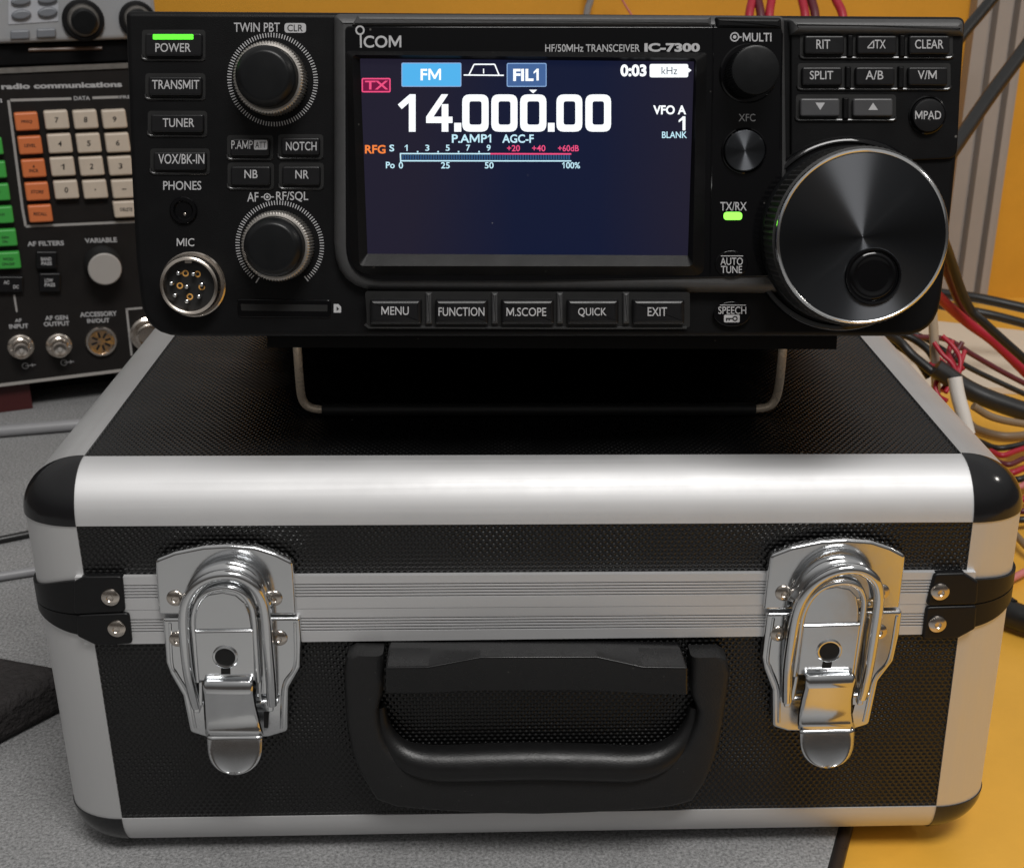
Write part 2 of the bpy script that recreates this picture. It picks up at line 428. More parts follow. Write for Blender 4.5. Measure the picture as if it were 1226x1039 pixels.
# ------------------------------------------------------------------ the setting
def yellow_paint(name, c):
    m = mat(name, c, .45, noise=22, var=.13, bump=(420, .18, .0006)); return m
M['table'] = yellow_paint('yellow painted board', (.70, .365, .045))
M['wall'] = yellow_paint('ochre painted board', (.66, .32, .030))
mb = MB(); tp_ = [(-900, 716), (-900, -96), (172, -96), (196, -330), (1000, -330), (1000, 716)]; n = len(tp_)
mb.add([(x, y, z) for z in (-40, -4) for x, y in tp_], [tuple(range(n)), tuple(range(2 * n - 1, n - 1, -1))] + [(i, (i + 1) % n, n + (i + 1) % n, n + i) for i in range(n)])
tag(mb.build('table_top', 'table'), kind='structure')
mb = MB(); box(mb, -1200, 1400, 716, 740, -40, 275); tag(mb.build('back_wall', 'wall'), kind='structure')
M['floor'] = mat('pale grey floor', (.585, .585, .58), .6, noise=14, var=.10)
mb = MB(); box(mb, -4000, 4000, -4000, 4000, -760, -740); tag(mb.build('floor', 'floor'), kind='structure')

def felt():
    m = mat('grey flecked felt', (.20, .20, .205), .92, spec=.2)
    nt = m.node_tree; N = nt.nodes; L = nt.links; b = N['Principled BSDF']
    tc = N.new('ShaderNodeTexCoord'); n = N.new('ShaderNodeTexNoise'); n.inputs['Scale'].default_value = 800; n.inputs['Detail'].default_value = 8; n.inputs['Roughness'].default_value = .8
    cr = N.new('ShaderNodeValToRGB'); e = cr.color_ramp.elements
    e[0].position = .36; e[0].color = (.10, .101, .103, 1); e[1].position = .64; e[1].color = (.42, .42, .42, 1)
    L.new(tc.outputs['Object'], n.inputs['Vector']); L.new(n.outputs['Fac'], cr.inputs[0])
    n3 = N.new('ShaderNodeTexNoise'); n3.inputs['Scale'].default_value = 16; n3.inputs['Detail'].default_value = 4
    L.new(tc.outputs['Object'], n3.inputs['Vector'])
    mr = N.new('ShaderNodeMapRange'); mr.inputs[1].default_value = .3; mr.inputs[2].default_value = .7; mr.inputs[3].default_value = .82; mr.inputs[4].default_value = 1.1
    L.new(n3.outputs['Fac'], mr.inputs[0])
    vm = N.new('ShaderNodeVectorMath'); vm.operation = 'SCALE'; L.new(cr.outputs[0], vm.inputs[0]); L.new(mr.outputs[0], vm.inputs['Scale'])
    L.new(vm.outputs[0], b.inputs['Base Color'])
    bp = N.new('ShaderNodeBump'); bp.inputs['Strength'].default_value = .6; bp.inputs['Distance'].default_value = .0008
    L.new(n.outputs['Fac'], bp.inputs['Height']); L.new(bp.outputs[0], b.inputs['Normal'])
    return m
M['felt'] = felt()
M['trim'] = mat('dark brown edging', (.022, .016, .014), .32, noise=90, rvar=.08)
ea, eb = on_z(1003, 992), on_z(990.5, 1039)
ed = (ea - eb).normalized(); en = Vector((ed.y, -ed.x, 0))
far_ = ea + ed * 380; near_ = eb - ed * ((eb.y + 95.5) / ed.y)
FW = Frame((0, 0, 0), (0, 0, 0))
mat_root = thing('desk_mat', FW, 'grey flecked felt mat with dark brown edging under the metal case', 'mat')
mb = MB()
far_ = ea + ed * ((235 - ea.y) / ed.y)
top = [(-900, near_.y), (near_.x, near_.y), (far_.x, far_.y), (-120, far_.y), (-120, 700), (-900, 700)]; nt_ = len(top)
mb.add([(x, y, z) for z in (-3.9, 0) for x, y in top], [tuple(range(nt_)), tuple(range(nt_, 2 * nt_))] + [(i, (i + 1) % nt_, nt_ + (i + 1) % nt_, nt_ + i) for i in range(nt_)])
mb.build('felt_sheet', 'felt', mat_root)
mb = MB()
pts = [near_ + (far_ - near_) * (k / 12) + en * 2.6 + Vector((0, 0, -1.6)) for k in range(13)]
tube(mb, pts, 2.55, 12); mb.build('edging', 'trim', mat_root)

# ------------------------------------------------------------------ the metal case
A, RX, RY, RZ = 143.1, 20.9, 16.2, 17.0
ZT, Z1, Z0, ZB, DEP = 148.7, 131.8, 19.0, 2.0, 262.0
HW = A + RX
FC = Frame((0, 0, 0), (0, 0, 0))
_c = {(-1, 1): (91, 630), (1, 1): (1165, 625), (-1, -1): (146, 980), (1, -1): (1121, 965)}
_off = {}
for (sx, sz), q in _c.items():
    x, z = FC.pix(*q, 0); _off[(sx, sz)] = (x - sx * A, z - (Z1 if sz > 0 else Z0))
def W(x, y, z):                                     # the case is a little out of true
    u = max(-.2, min(1.2, (x + A) / (2 * A))); w = max(-.15, min(1.15, (z - Z0) / (Z1 - Z0)))
    g = lambda k: (_off[(-1, -1)][k] * (1 - u) + _off[(1, -1)][k] * u) * (1 - w) + (_off[(-1, 1)][k] * (1 - u) + _off[(1, 1)][k] * u) * w
    f = max(0, 1 - y / DEP * .6)
    return (x + g(0) * f, y, max(z + g(1) * f, 1.0 if z < 5 else -9))
case = thing('carry_case', FC, 'black embossed carry case with silver aluminium edges, two chrome latches and a drop handle', 'case')
def cbuild(mb, name, m, parent=None, angle=32):
    mb.v = [W(*v) for v in mb.v]; return mb.build(name, m, parent or case, angle)
def grid_sheet(mb, f, nu, nv):
    b = [f(i / nu, j / nv) for j in range(nv + 1) for i in range(nu + 1)]
    mb.add(b, [(j * (nu + 1) + i, j * (nu + 1) + i + 1, (j + 1) * (nu + 1) + i + 1, (j + 1) * (nu + 1) + i) for j in range(nv) for i in range(nu)])
def pressed_sheet(name, m, u0, u1, v0, v1, place, depth=.55, pu=2.15, pv=1.46, k=6):
    """sheet pressed with staggered rows of small oval pits; place(u, v, h) gives a point, h measured into the case"""
    nu = int((u1 - u0) / pu * k); nv = int((v1 - v0) / pv * k)
    U, V = np.meshgrid(np.linspace(u0, u1, nu + 1), np.linspace(v0, v1, nv + 1))
    a = V / pv; row = np.floor(a); cv = a - row - .5; b = U / pu + (row % 2) * .5; cu = b - np.floor(b) - .5
    wob = .85 + .15 * np.sin(U * .11 + V * .07) * np.sin(U * .05 - V * .13)
    d = np.clip((np.sqrt((cu / .44) ** 2 + (cv / .50) ** 2) - .25) / .75, 0, 1)
    H = (1 - d * d * (3 - 2 * d)) * depth * wob + .06 * np.sin(U * .035 + 1.3) * np.sin(V * .05)
    co = place(U, V, H)
    me = bpy.data.meshes.new(name); n = (nu + 1) * (nv + 1); me.vertices.add(n)
    pts = [c_ + 0 * U for c_ in co]
    u_ = np.clip((pts[0] + A) / (2 * A), -.2, 1.2); w_ = np.clip((pts[2] - Z0) / (Z1 - Z0), -.15, 1.15); f_ = np.maximum(0, 1 - pts[1] / DEP * .6)
    def g(i): return ((_off[(-1, -1)][i] * (1 - u_) + _off[(1, -1)][i] * u_) * (1 - w_) + (_off[(-1, 1)][i] * (1 - u_) + _off[(1, 1)][i] * u_) * w_) * f_
    arr = np.stack([pts[0] + g(0), pts[1], pts[2] + g(1)], -1).reshape(-1, 3) * MM
    me.vertices.foreach_set('co', arr.ravel())
    i, j = np.meshgrid(np.arange(nu), np.arange(nv)); q = (j * (nu + 1) + i).ravel()
    idx = np.stack([q, q + 1, q + nu + 2, q + nu + 1], -1).ravel(); nf = len(q)
    me.loops.add(nf * 4); me.loops.foreach_set('vertex_index', idx)
    me.polygons.add(nf); me.polygons.foreach_set('loop_start', np.arange(nf) * 4); me.polygons.foreach_set('use_smooth', np.ones(nf, bool))
    me.update(calc_edges=True); me.materials.append(M[m])
    return link(bpy.data.objects.new(name, me), case)
# panels sit half a millimetre behind the profile lips
pressed_sheet('front_panel', 'emb_front', -A - 1, A + 1, Z0 - 1, Z1 + 1, lambda U, V, H: (U, .45 + H, V))
pressed_sheet('top_panel', 'emb_top', -A - 1, A + 1, RY - 1, DEP - RY + 1, lambda U, V, H: (U, V, ZT - .45 - H))
for s in (-1, 1):
    mb = MB(); grid_sheet(mb, lambda u, v: (s * (HW - .7), RY - 1 + (DEP - 2 * RY + 2) * u, Z0 - 1 + (Z1 - Z0 + 2) * v), 16, 10); cbuild(mb, 'side_panel', 'emb_side')
mb = MB(); grid_sheet(mb, lambda u, v: (-A - 1 + (2 * A + 2) * u, DEP - .7, Z0 - 1 + (Z1 - Z0 + 2) * v), 12, 6); cbuild(mb, 'back_panel', 'emb_front')
mb = MB(); grid_sheet(mb, lambda u, v: (-A - 1 + (2 * A + 2) * u, RY - 1 + (DEP - 2 * RY + 2) * v, ZB + .7), 12, 6); cbuild(mb, 'base_panel', 'emb_top')
NA = 14
def edge_profile(name, m, start, end, c0, e1, e2, extra=.0):
    """quarter-round aluminium profile: centre line start..end, from axis e1 to axis e2, with a thin lip each side"""
    mb = MB(); vs = []; fs = []
    L = 24; K = NA + 3
    for i in range(L + 1):
        p = Vector(start).lerp(Vector(end), i / L)
        sec = [Vector(e1) * (1 - .9 / Vector(e1).length)]
        for k in range(NA + 1):
            a = k / NA * math.pi / 2; sec.append(Vector(e1) * math.cos(a) + Vector(e2) * math.sin(a))
        sec.append(Vector(e2) * (1 - .9 / Vector(e2).length))
        vs += [p + q for q in sec]
    for i in range(L):
        for k in range(K - 1): fs.append((i * K + k, i * K + k + 1, (i + 1) * K + k + 1, (i + 1) * K + k))
    mb.add(vs, fs); return cbuild(mb, name, m, angle=50)
X = Vector((1, 0, 0)); Y = Vector((0, 1, 0)); Z = Vector((0, 0, 1))
for (yc, sy) in ((RY, -1), (DEP - RY, 1)):
    for (zc, sz) in ((Z1, 1), (Z0, -1)):
        edge_profile('edge_profile', 'alu_x', (-A, yc, zc), (A, yc, zc), None, Y * RY * sy, Z * RZ * sz)
    for sx in (-1, 1):
        edge_profile('edge_profile', 'alu_z', (sx * A, yc, Z0), (sx * A, yc, Z1), None, Y * RY * sy, X * RX * sx)
for sx in (-1, 1):
    for (zc, sz) in ((Z1, 1), (Z0, -1)):
        edge_profile('edge_profile', 'alu_y', (sx * A, RY, zc), (sx * A, DEP - RY, zc), None, X * RX * sx, Z * RZ * sz)
for (yc, sy) in ((RY, -1), (DEP - RY, 1)):
    for (zc, sz) in ((Z1, 1), (Z0, -1)):
        for sx in (-1, 1):
            mb = MB(); vs = []; fs = []; n = 16; g = .4
            def pt(a, b):
                d = Vector((math.cos(b) * math.cos(a), math.cos(b) * math.sin(a), math.sin(b)))
                return Vector((sx * (A + d.x * (RX + g)), yc + sy * d.y * (RY + g), zc + sz * d.z * (RZ + g)))
            for j in range(n + 1):
                for i in range(n + 1): vs.append(pt(i / n * math.pi / 2, j / n * math.pi / 2))
            fs = [(j * (n + 1) + i, j * (n + 1) + i + 1, (j + 1) * (n + 1) + i + 1, (j + 1) * (n + 1) + i) for j in range(n) for i in range(n)]
            mb.add(vs, fs)
            # thickness lip on the three open edges
            for e in ([pt(i / n * math.pi / 2, 0) for i in range(n + 1)], [pt(0, j / n * math.pi / 2) for j in range(n + 1)], [pt(math.pi / 2, j / n * math.pi / 2) for j in range(n + 1)]):
                ins = [Vector((sx * A, yc, zc)).lerp(q, .95) for q in e]
                mb.add(e + ins, [(i, i + 1, n + 2 + i, n + 1 + i) for i in range(n)])
            cbuild(mb, 'corner_cap', 'cap', angle=50)
for sx in (-1, 1):
    for yy in (26, DEP - 26):
        mb = MB(); tube(mb, [(sx * 130, yy, 0.0), (sx * 130, yy, 3.0)], 7, 20); mb.build('foot', 'rubber', case)

# ribbed closing band, upper and lower strip
def band(ys_left, ys_right, name):
    """picture heights at x=150 and x=1108 of the successive lines of the strip"""
    zl = [FC.pix(150, y, 1) for y in ys_left]; zr = [FC.pix(1108, y, 1) for y in ys_right]
    x0, x1 = -A - 2, A + 2; top = []
    for (xa, za), (xb, zb) in zip(zl, zr):
        g = (zb - za) / (xb - xa); top.append((za + g * (x0 - xa), za + g * (x1 - xa)))
    t0, t1, t2, t3 = top; prof = [(0, 0.0, -.4), (0, 0, 1.4)]            # (segment, fraction, height)
    nr = 5
    for k in range(nr):
        prof += [(1, k / nr, 1.4), (1, (k + .12) / nr, .2), (1, (k + .42) / nr, .2), (1, (k + .54) / nr, 1.4)]
    prof += [(2, 0, 1.4), (2, 1.0, 1.4), (2, 1.0, -.4)]
    segs = ((t0, t1), (t1, t2), (t2, t3)); vs = []; fs = []
    for xi, x in enumerate((x0, x1)):
        for sg, fr, h in prof:
            a, b = segs[sg]; vs.append((x, -h, a[xi] * (1 - fr) + b[xi] * fr))
    n = len(prof); fs = [(i, i + 1, n + i + 1, n + i) for i in range(n - 1)]
    mb = MB(); mb.add(vs, fs); return mb.build(name, 'alu_x', case, angle=20)
band((690, 699.5, 717.5, 729.3), (684.6, 693.4, 711, 722.3), 'closing_band')
band((729.9, 740.5, 758, 770), (722.9, 733, 750, 758.5), 'closing_band')

# corner straps wrap from the front on to the rounded upright
def strap(front, wrap, name):
    """front: picture outline on the front; wrap: pairs (upper, lower) picture points that end at the silhouette"""
    h = 2.6
    mb = MB(); prism(mb, round_poly(P(FC, front, h), 1.6, 4), h, 0, .7)
    return mb, h
def wrap_strip(mb, sx, xi, zt0, zb0, zt1, zb1, th=1.1):
    """band round the upright's elliptical profile from the front face to its side"""
    n = 18; vs = []; fs = []
    for i in range(n + 1):
        t = i / n; a = t * math.pi / 2 * 1.25
        ex, ey = RX + th, RY + th
        xx = A + ex * math.sin(min(a, math.pi / 2)); yy = RY - ey * math.cos(min(a, math.pi / 2)) + (max(0, a - math.pi / 2)) * 30
        s = min(1, t * 1.5); s = s * s * (3 - 2 * s)
        zt = zt0 + (zt1 - zt0) * s; zb = zb0 + (zb1 - zb0) * s
        cx = A + (ex - th - .4) * math.sin(min(a, math.pi / 2)); cy = RY - (ey - th - .4) * math.cos(min(a, math.pi / 2)) + (max(0, a - math.pi / 2)) * 30
        for (px, py, pz) in ((xx, yy, zt), (xx, yy, zb), (cx, cy, zb), (cx, cy, zt)):
            q = W(sx * px, py, pz); vs.append((q[0], q[1], pz))
    for i in range(n):
        for k in range(4):
            j = (k + 1) % 4; fs.append((i * 4 + k, i * 4 + j, (i + 1) * 4 + j, (i + 1) * 4 + k))
    fs += [(3, 2, 1, 0), tuple(n * 4 + k for k in range(4))]
    mb.add(vs, fs)
zz = lambda x, y, h=1.5: FC.pix(x, y, h)[1]
def rivet(c, r, parent, h0, name='rivet', m='nickel'):
    mb = MB(); lathe(mb, c, [(r, h0 - .3), (r, h0 + .25), (r * .93, h0 + .65), (r * .7, h0 + 1.0), (r * .38, h0 + 1.12), (r * .30, h0 + .85), (r * .12, h0 + .75), (0.0001, h0 + .75)], 28)
    return mb.build(name, m, parent)
def make_strap(sx, fu, zu, rv):
    mb = MB(); h = 2.6
    prism(mb, round_poly(P(FC, fu, h), 1.5, 4), h, 0, .7)
    wrap_strip(mb, sx, 0, *zu)
    o = mb.build('corner_strap', 'strap', case)
    rivet(FC.pix(*rv, h), 11.2 * .272, o, h)
make_strap(-1, [(88, 697), (101.5, 690.5), (146, 690), (149.5, 733), (88, 736)], (zz(93, 696), zz(93, 736), zz(55, 716), zz(55, 738)), (132.5, 714.6))
make_strap(-1, [(92, 736.6), (154, 734), (158, 771), (115, 773), (92, 762)], (zz(93, 737.5), zz(93, 762), zz(57, 739), zz(57, 749)), (140, 752))
make_strap(1, [(1119, 687), (1154, 686), (1172, 697), (1170, 724), (1109, 725.5)], (zz(1169, 695), zz(1169, 724), zz(1202, 702), zz(1202, 718)), (1125.6, 708))
make_strap(1, [(1109, 727), (1170, 725), (1168, 753), (1147, 764.5), (1104.5, 766)], (zz(1168, 725.5), zz(1168, 753), zz(1201, 720), zz(1201, 737)), (1122, 746.6))

# ---- latch, drawn from the left one; copied for the right
LO = (273.2, 757.0)                                 # its middle in the picture
def L_(x, y): return (160 + x / 3.4625, 630 + y / 3.4625)
lc = FC.pix(*LO, 2)
def LP(pts, h): return [(a - lc[0], b - lc[1]) for a, b in P(FC, [L_(*q) for q in pts], h)]
def make_latch():
    base = MB()
    up = LP([(88, 138), (170, 106), (290, 82), (395, 76), (505, 85), (590, 112), (660, 146), (674, 366), (104, 366)], 3.6)
    prism(base, round_poly(up, [2.2, 7, 7, 7, 7, 7, 2.2, .8, .8], 5), 4.0, 1.2, 1.0)
    lo = LP([(120, 380), (690, 376), (696, 470), (692, 585), (644, 668), (640, 848), (560, 872), (430, 876), (300, 872), (234, 852), (203, 700), (152, 612), (134, 565)], 3.6)
    prism(base, round_poly(lo, [1.2, 1.2, 1, 2, 3, 2, 1, 1, 1, 2, 2, 2, 2], 4), 4.0, 1.2, 1.0)
    root = base.build('latch', 'chrome', case)
    # raised side ridges of the lower plate
    for pts in ([(150, 400), (158, 565), (178, 610), (228, 700), (256, 835)], [(668, 398), (668, 575), (622, 660), (612, 835)]):
        q = [Vector((x, -4.0, z)) for x, z in LP(pts, 4)]; mb = MB(); tube(mb, smooth_open(q, 6), .55, 8); mb.build('plate_ridge', 'chrome', root)
    # pressed dome of the catch
    mb = MB(); dome = LP([(212, 330), (214, 265), (245, 205), (300, 162), (385, 142), (470, 160), (525, 203), (556, 262), (560, 330)], 4)
    prism(mb, smooth_closed(dome, 5), 7.2, 3.6, 3.2, 7); mb.build('catch_dome', 'chrome', root, angle=60)
    # bail: a bent wire loop
    mb = MB()
    q = [(262, 745, 5.4), (246, 690, 6.4), (226, 600, 7.4), (212, 480, 8.4), (208, 380, 9.0), (220, 310, 9.6), (256, 250, 10.2), (315, 212, 10.6), (385, 200, 10.8), (450, 212, 10.6), (505, 252, 10.2), (535, 310, 9.6), (548, 380, 9.0), (556, 480, 8.4), (566, 600, 7.4), (572, 690, 6.4), (574, 735, 5.4)]
    pts = [Vector((LP([(a, b)], h)[0][0], -h, LP([(a, b)], h)[0][1])) for a, b, h in q]
    tube(mb, smooth_open(pts, 6), 1.75, 14); mb.build('bail', 'chrome', root, angle=60)
    mb = MB()
    q = [(268, 640, 6.2), (254, 480, 7.0), (246, 390, 7.6), (262, 320, 8.2), (305, 272, 8.8), (380, 254, 9.0), (445, 272, 8.8), (485, 322, 8.2), (500, 390, 7.6), (506, 480, 7.0), (516, 640, 6.2)]
    pts = [Vector((LP([(a, b)], h)[0][0], -h, LP([(a, b)], h)[0][1])) for a, b, h in q]
    tube(mb, smooth_open(pts, 6), 1.0, 12); mb.build('hook_rim', 'chrome', root, angle=60)
    # tongue plate under the loop
    mb = MB(); t = LP([(254, 432), (250, 350), (268, 306), (310, 278), (370, 268), (425, 280), (462, 312), (480, 360), (492, 432)], 7)
    prism(mb, round_poly(t, .8, 2), 7.4, 4.0, .6); mb.build('tongue', 'chrome', root)
    # lock plate
    mb = MB(); t = LP([(252, 432), (496, 428), (506, 640), (268, 640)], 8); prism(mb, round_poly(t, .7, 3), 8.4, 3.8, .7); lk = mb.build('lock_plate', 'chrome', root)
    kc = LP([(380, 540)], 8.4)[0]
    mb = MB(); lathe(mb, kc, [(4.15, 8.3), (4.15, 8.75), (3.8, 8.95), (3.3, 8.8), (3.2, 8.5)], 32)
    mb.build('keyhole_ring', 'chrome', root)
    mb = MB(); lathe(mb, kc, [(3.3, 8.45), (3.3, 8.55), (.0001, 8.55)], 32)
    prism(mb, LP([(362, 560), (401, 560), (401, 612), (362, 612)], 8.5), 8.6, 8.3); mb.build('keyhole', 'hole_shade', root)
    # lever tab bends down and out
    prof = [(646, 8.6), (652, 10.4), (664, 11.0), (690, 10.6), (740, 9.6), (800, 9.0), (840, 9.4), (866, 10.2)]
    mb = MB(); vs = []; fs = []
    for y, h in prof:
        f = (y - 646) / 220; xl = 290 + 14 * f; xr = 492 + 46 * f ** 1.6
        if y > 820: xl += 0; xr -= 2
        for x in (xl, xl + (xr - xl) * .08, xl + (xr - xl) * .5, xl + (xr - xl) * .92, xr):
            e = .6 if x in (xl, xr) else 0
            c = LP([(x, y)], h)[0]; vs.append((c[0], -h + e, c[1]))
    n = 5
    fs = [(i * n + k, i * n + k + 1, (i + 1) * n + k + 1, (i + 1) * n + k) for i in range(len(prof) - 1) for k in range(n - 1)]
    mb.add(vs, fs); lv = mb.build('lever', 'chrome', root, angle=50, recalc=False)
    sm = lv.modifiers.new('thickness', 'SOLIDIFY'); sm.thickness = .0011; sm.offset = -1
    # finger tab: rounded end leaning out
    c0 = LP([(306, 866)], 10.2)[0]; c1 = LP([(534, 862)], 10.2)[0]; cb = LP([(420, 1004)], 12)[0]
    mid = (c0[0] + c1[0]) / 2; hw_ = (c1[0] - c0[0]) / 2; ht = (c0[1] + c1[1]) / 2 - cb[1]; mb = MB(); vs = []; fs = []; nr, nc = 14, 10
    for j in range(nr + 1):
        t = math.sin(j / nr * math.pi / 2); d = t * ht
        e = max(0.0, (t - .32) / .68); w = hw_ * (1 - .06 * t) * math.sqrt(max(0.0, 1 - e ** 2.6)) + .02
        y = -(10.2 + .18 * d + .017 * d * d)
        for i in range(nc + 1):
            u = -1 + 2 * i / nc; vs.append((mid + w * u, y - .35 * u * u * (.3 + t), (c0[1] + c1[1]) / 2 - d))
    fs = [(j * (nc + 1) + i, j * (nc + 1) + i + 1, (j + 1) * (nc + 1) + i + 1, (j + 1) * (nc + 1) + i) for j in range(nr) for i in range(nc)]
    mb.add(vs, fs); ft = mb.build('finger_tab', 'chrome', root, angle=60, recalc=False)
    sm = ft.modifiers.new('thickness', 'SOLIDIFY'); sm.thickness = .0009; sm.offset = -1
    # hinge ears and pins
    mb = MB()
    for x0, y0, x1, y1 in ((250, 705, 276, 770), (508, 640, 530, 720), (556, 690, 580, 765), (270, 640, 288, 740)):
        prism(mb, round_poly(LP([(x0, y0), (x1, y0), (x1, y1), (x0, y1)], 6), .4, 2), 6.6, 3.8, .4)
    a = LP([(240, 738)], 5.5)[0]; b = LP([(600, 722)], 5.5)[0]
    tube(mb, [(a[0], -5.6, a[1]), (b[0], -5.6, b[1])], .75, 10)
    mb.build('hinge', 'chrome', root)
    for q in ((172, 297), (582, 297), (182, 466), (604, 462)): rivet(LP([q], 4)[0], 2.75, root, 4.0)
    mb = MB(); prism(mb, LP([(540, 768), (562, 766), (558, 834), (540, 834)], 4), 4.08, 3.9); mb.build('slot', 'hole_shade', root)
    root.location = (lc[0] * MM, 0, lc[1] * MM)
    return root
latch = make_latch()
rc = FC.pix(989.0, 750.0, 2)
l2 = latch.copy(); col.objects.link(l2); l2.parent = case; l2.location = (rc[0] * MM, 0, rc[1] * MM); l2.rotation_euler = (0, R(-.8), 0)
for ch in latch.children:
    c = ch.copy(); col.objects.link(c); c.parent = l2

# ---- drop handle
def H_(x, y): return (380 + x / 2.358, 740 + y / 2.358)
def HP(pts, h): return P(FC, [H_(*q) for q in pts], h)
hf = 9.0
so = [(104, 106), (82, 118), (74, 150), (76, 215), (80, 290), (88, 345), (98, 390), (112, 428), (128, 460), (165, 518), (220, 538), (285, 545), (350, 550), (480, 558), (620, 560), (760, 556), (900, 548), (950, 544), (1000, 538), (1060, 522), (1095, 470), (1114, 430), (1130, 385), (1143, 330), (1152, 270), (1160, 215), (1167, 160), (1158, 122), (1136, 110)]
si = [(184, 108), (184, 130), (184, 165), (183, 220), (170, 262), (172, 300), (180, 335), (192, 362), (212, 388), (245, 412), (285, 424), (320, 430), (370, 433), (480, 432), (620, 428), (760, 430), (880, 434), (920, 432), (960, 424), (1000, 405), (1035, 378), (1050, 352), (1062, 325), (1072, 300), (1076, 266), (1058, 222), (1056, 165), (1056, 130), (1056, 112)]
mb = MB(); sec = ((0, -1.0), (0, -(hf - 2.2)), (.6, -(hf - .9)), (1.5, -(hf - .25)), (2.6, -hf), (-2.2, -hf), (-1.0, -(hf - .4)), (-.3, -(hf - 1.2)), (0, -(hf - 2.2)), (0, -1.0))
vs = []; K = len(sec)
for p0, p1 in zip(HP(so, hf), HP(si, hf)):
    a, b = Vector(p0), Vector(p1); d = (b - a).normalized()
    for k, (off, y) in enumerate(sec):
        q = (a if k < 5 else b) + d * off; vs.append((q.x, y, q.y))
nS = len(so)
mb.add(vs, [(i * K + k, i * K + (k + 1) % K, (i + 1) * K + (k + 1) % K, (i + 1) * K + k) for i in range(nS - 1) for k in range(K)] + [tuple(reversed(range(K))), tuple((nS - 1) * K + k for k in range(K))])
hnd = mb.build('handle', 'grain', case, angle=40)
mb = MB(); q = [(172, 262, 9), (180, 320, 9.5), (210, 375, 10.5), (262, 412, 11.5), (340, 426, 12), (470, 424, 12), (620, 421, 12), (780, 424, 12), (890, 427, 12), (968, 412, 11.5), (1030, 370, 10.5), (1064, 315, 9.5), (1074, 262, 9)]
pts = [Vector((HP([(a, b + 16)], h)[0][0], -h + 6.4, HP([(a, b + 16)], h)[0][1])) for a, b, h in q]
rr = [2.0, 2.8, 4.0, 5.4, 6.2, 6.4, 6.4, 6.4, 6.2, 5.4, 4.0, 2.8, 2.0]
sp = smooth_open(pts, 6); rs = []
for i in range(len(sp)):
    k = min(i / 6, len(rr) - 1.001); rs.append(rr[int(k)] * (1 - k % 1) + rr[int(k) + 1] * (k % 1))
tube(mb, sp, rs, 18); mb.build('grip', 'grip', hnd, angle=60)
# hinge bar the handle hangs from: faceted top, sloping front
mb = MB()
fx = [192, 312, 460, 790, 920, 1046]
ft = [140, 138, 109, 108, 138, 140]; fb = [213, 212, 206, 206, 214, 218]
hfr = 19.0
back = HP([(200, 84), (320, 84), (460, 83), (785, 82), (905, 83), (1026, 84)], 6.0)
topf = [Vector(FC.pix(*H_(x, y), 15.5 if 0 < i < 5 else 15.5)) for i, (x, y) in enumerate(zip(fx, ft))]
vs = []
for i in range(6):
    b = back[i]; t = topf[i]; lo = FC.pix(*H_(fx[i], fb[i]), 13.5)
    vs += [(b[0], -1.0, b[1] - 0.4), (b[0], -6.0, b[1]), (t[0], -15.5, t[1]), (lo[0], -13.5, lo[1]), (lo[0], -1.0, lo[1] - .5)]
fs = []
for i in range(5):
    for k in range(5):
        j = (k + 1) % 5; fs.append((i * 5 + k, i * 5 + j, (i + 1) * 5 + j, (i + 1) * 5 + k))
fs += [(4, 3, 2, 1, 0), (25, 26, 27, 28, 29)]
mb.add(vs, fs); o = mb.build('handle_bracket', 'smooth_black', case, angle=12)
bv = o.modifiers.new('edges', 'BEVEL'); bv.width = .0007; bv.segments = 3; bv.limit_method = 'ANGLE'; bv.angle_limit = R(14)

# ------------------------------------------------------------------ the transceiver
FR = Frame((0, 0, 0), (R(-11.483), R(.588), R(-.0885)))
FR.loc = Vector((5.06, 9.35, 239.3)) + FR.R @ Vector((0, 0, -47))
trx = thing('transceiver', FR, 'black radio transceiver with lit blue screen and large tuning dial, propped on the metal case', 'radio')
px = FR.pix
# cabinet behind the front
mb = MB(); prism(mb, [(-118, 3), (118, 3), (118, 92), (-118, 92)], -8, -236, 1.5); mb.build('cabinet', 'panel', trx)
# front: the base plate
out = P(FR, [(149.5, 13), (400, 13), (1157, 20), (1150, 190), (1139, 300), (1123, 402), (168, 402), (163, 300), (156, 150)], 3)
rad = [1.6, .1, 2.2, 10, 10, 13, 12, 10, 10]
def rp(F, pts, r, h, n=6):
    q = P(F, pts, h); 
    if ccw(q) != q: q = list(reversed(q)); r = list(reversed(r)) if isinstance(r, (list, tuple)) else r
    return round_poly(q, r, n)
body_mb = MB(); prism(body_mb, rp(FR, [(149.5, 13), (1157, 20), (1146, 190), (1134, 310), (1122, 403), (172, 403), (162, 310), (156, 200)], [1.8, 2.4, 8, 10, 13, 12, 10, 8], 0), 0, -14, 1.6, 4)
front = body_mb.build('front_panel', 'panel', trx, angle=40)
HC = 4.5                                            # centre plate stands proud
mb = MB(); prism(mb, rp(FR, [(398, 15), (942, 17.5), (946, 352), (700, 351), (398, 349)], [2, 2, 1, .1, 14], HC), HC, -1, 3.6, 3)
mb.build('centre_rim', 'rim', trx, angle=40)
HG = HC + .5
wo = rp(FR, [(413, 31.5), (937, 32), (937, 331), (640, 337.5), (414, 337)], [1.5, 1.5, 2, .1, 10.5], HG, 8)
mb = MB(); prism(mb, wo, HG, HC - 1, .4)
glass = mb.build('glossy_panel', 'gloss', trx)
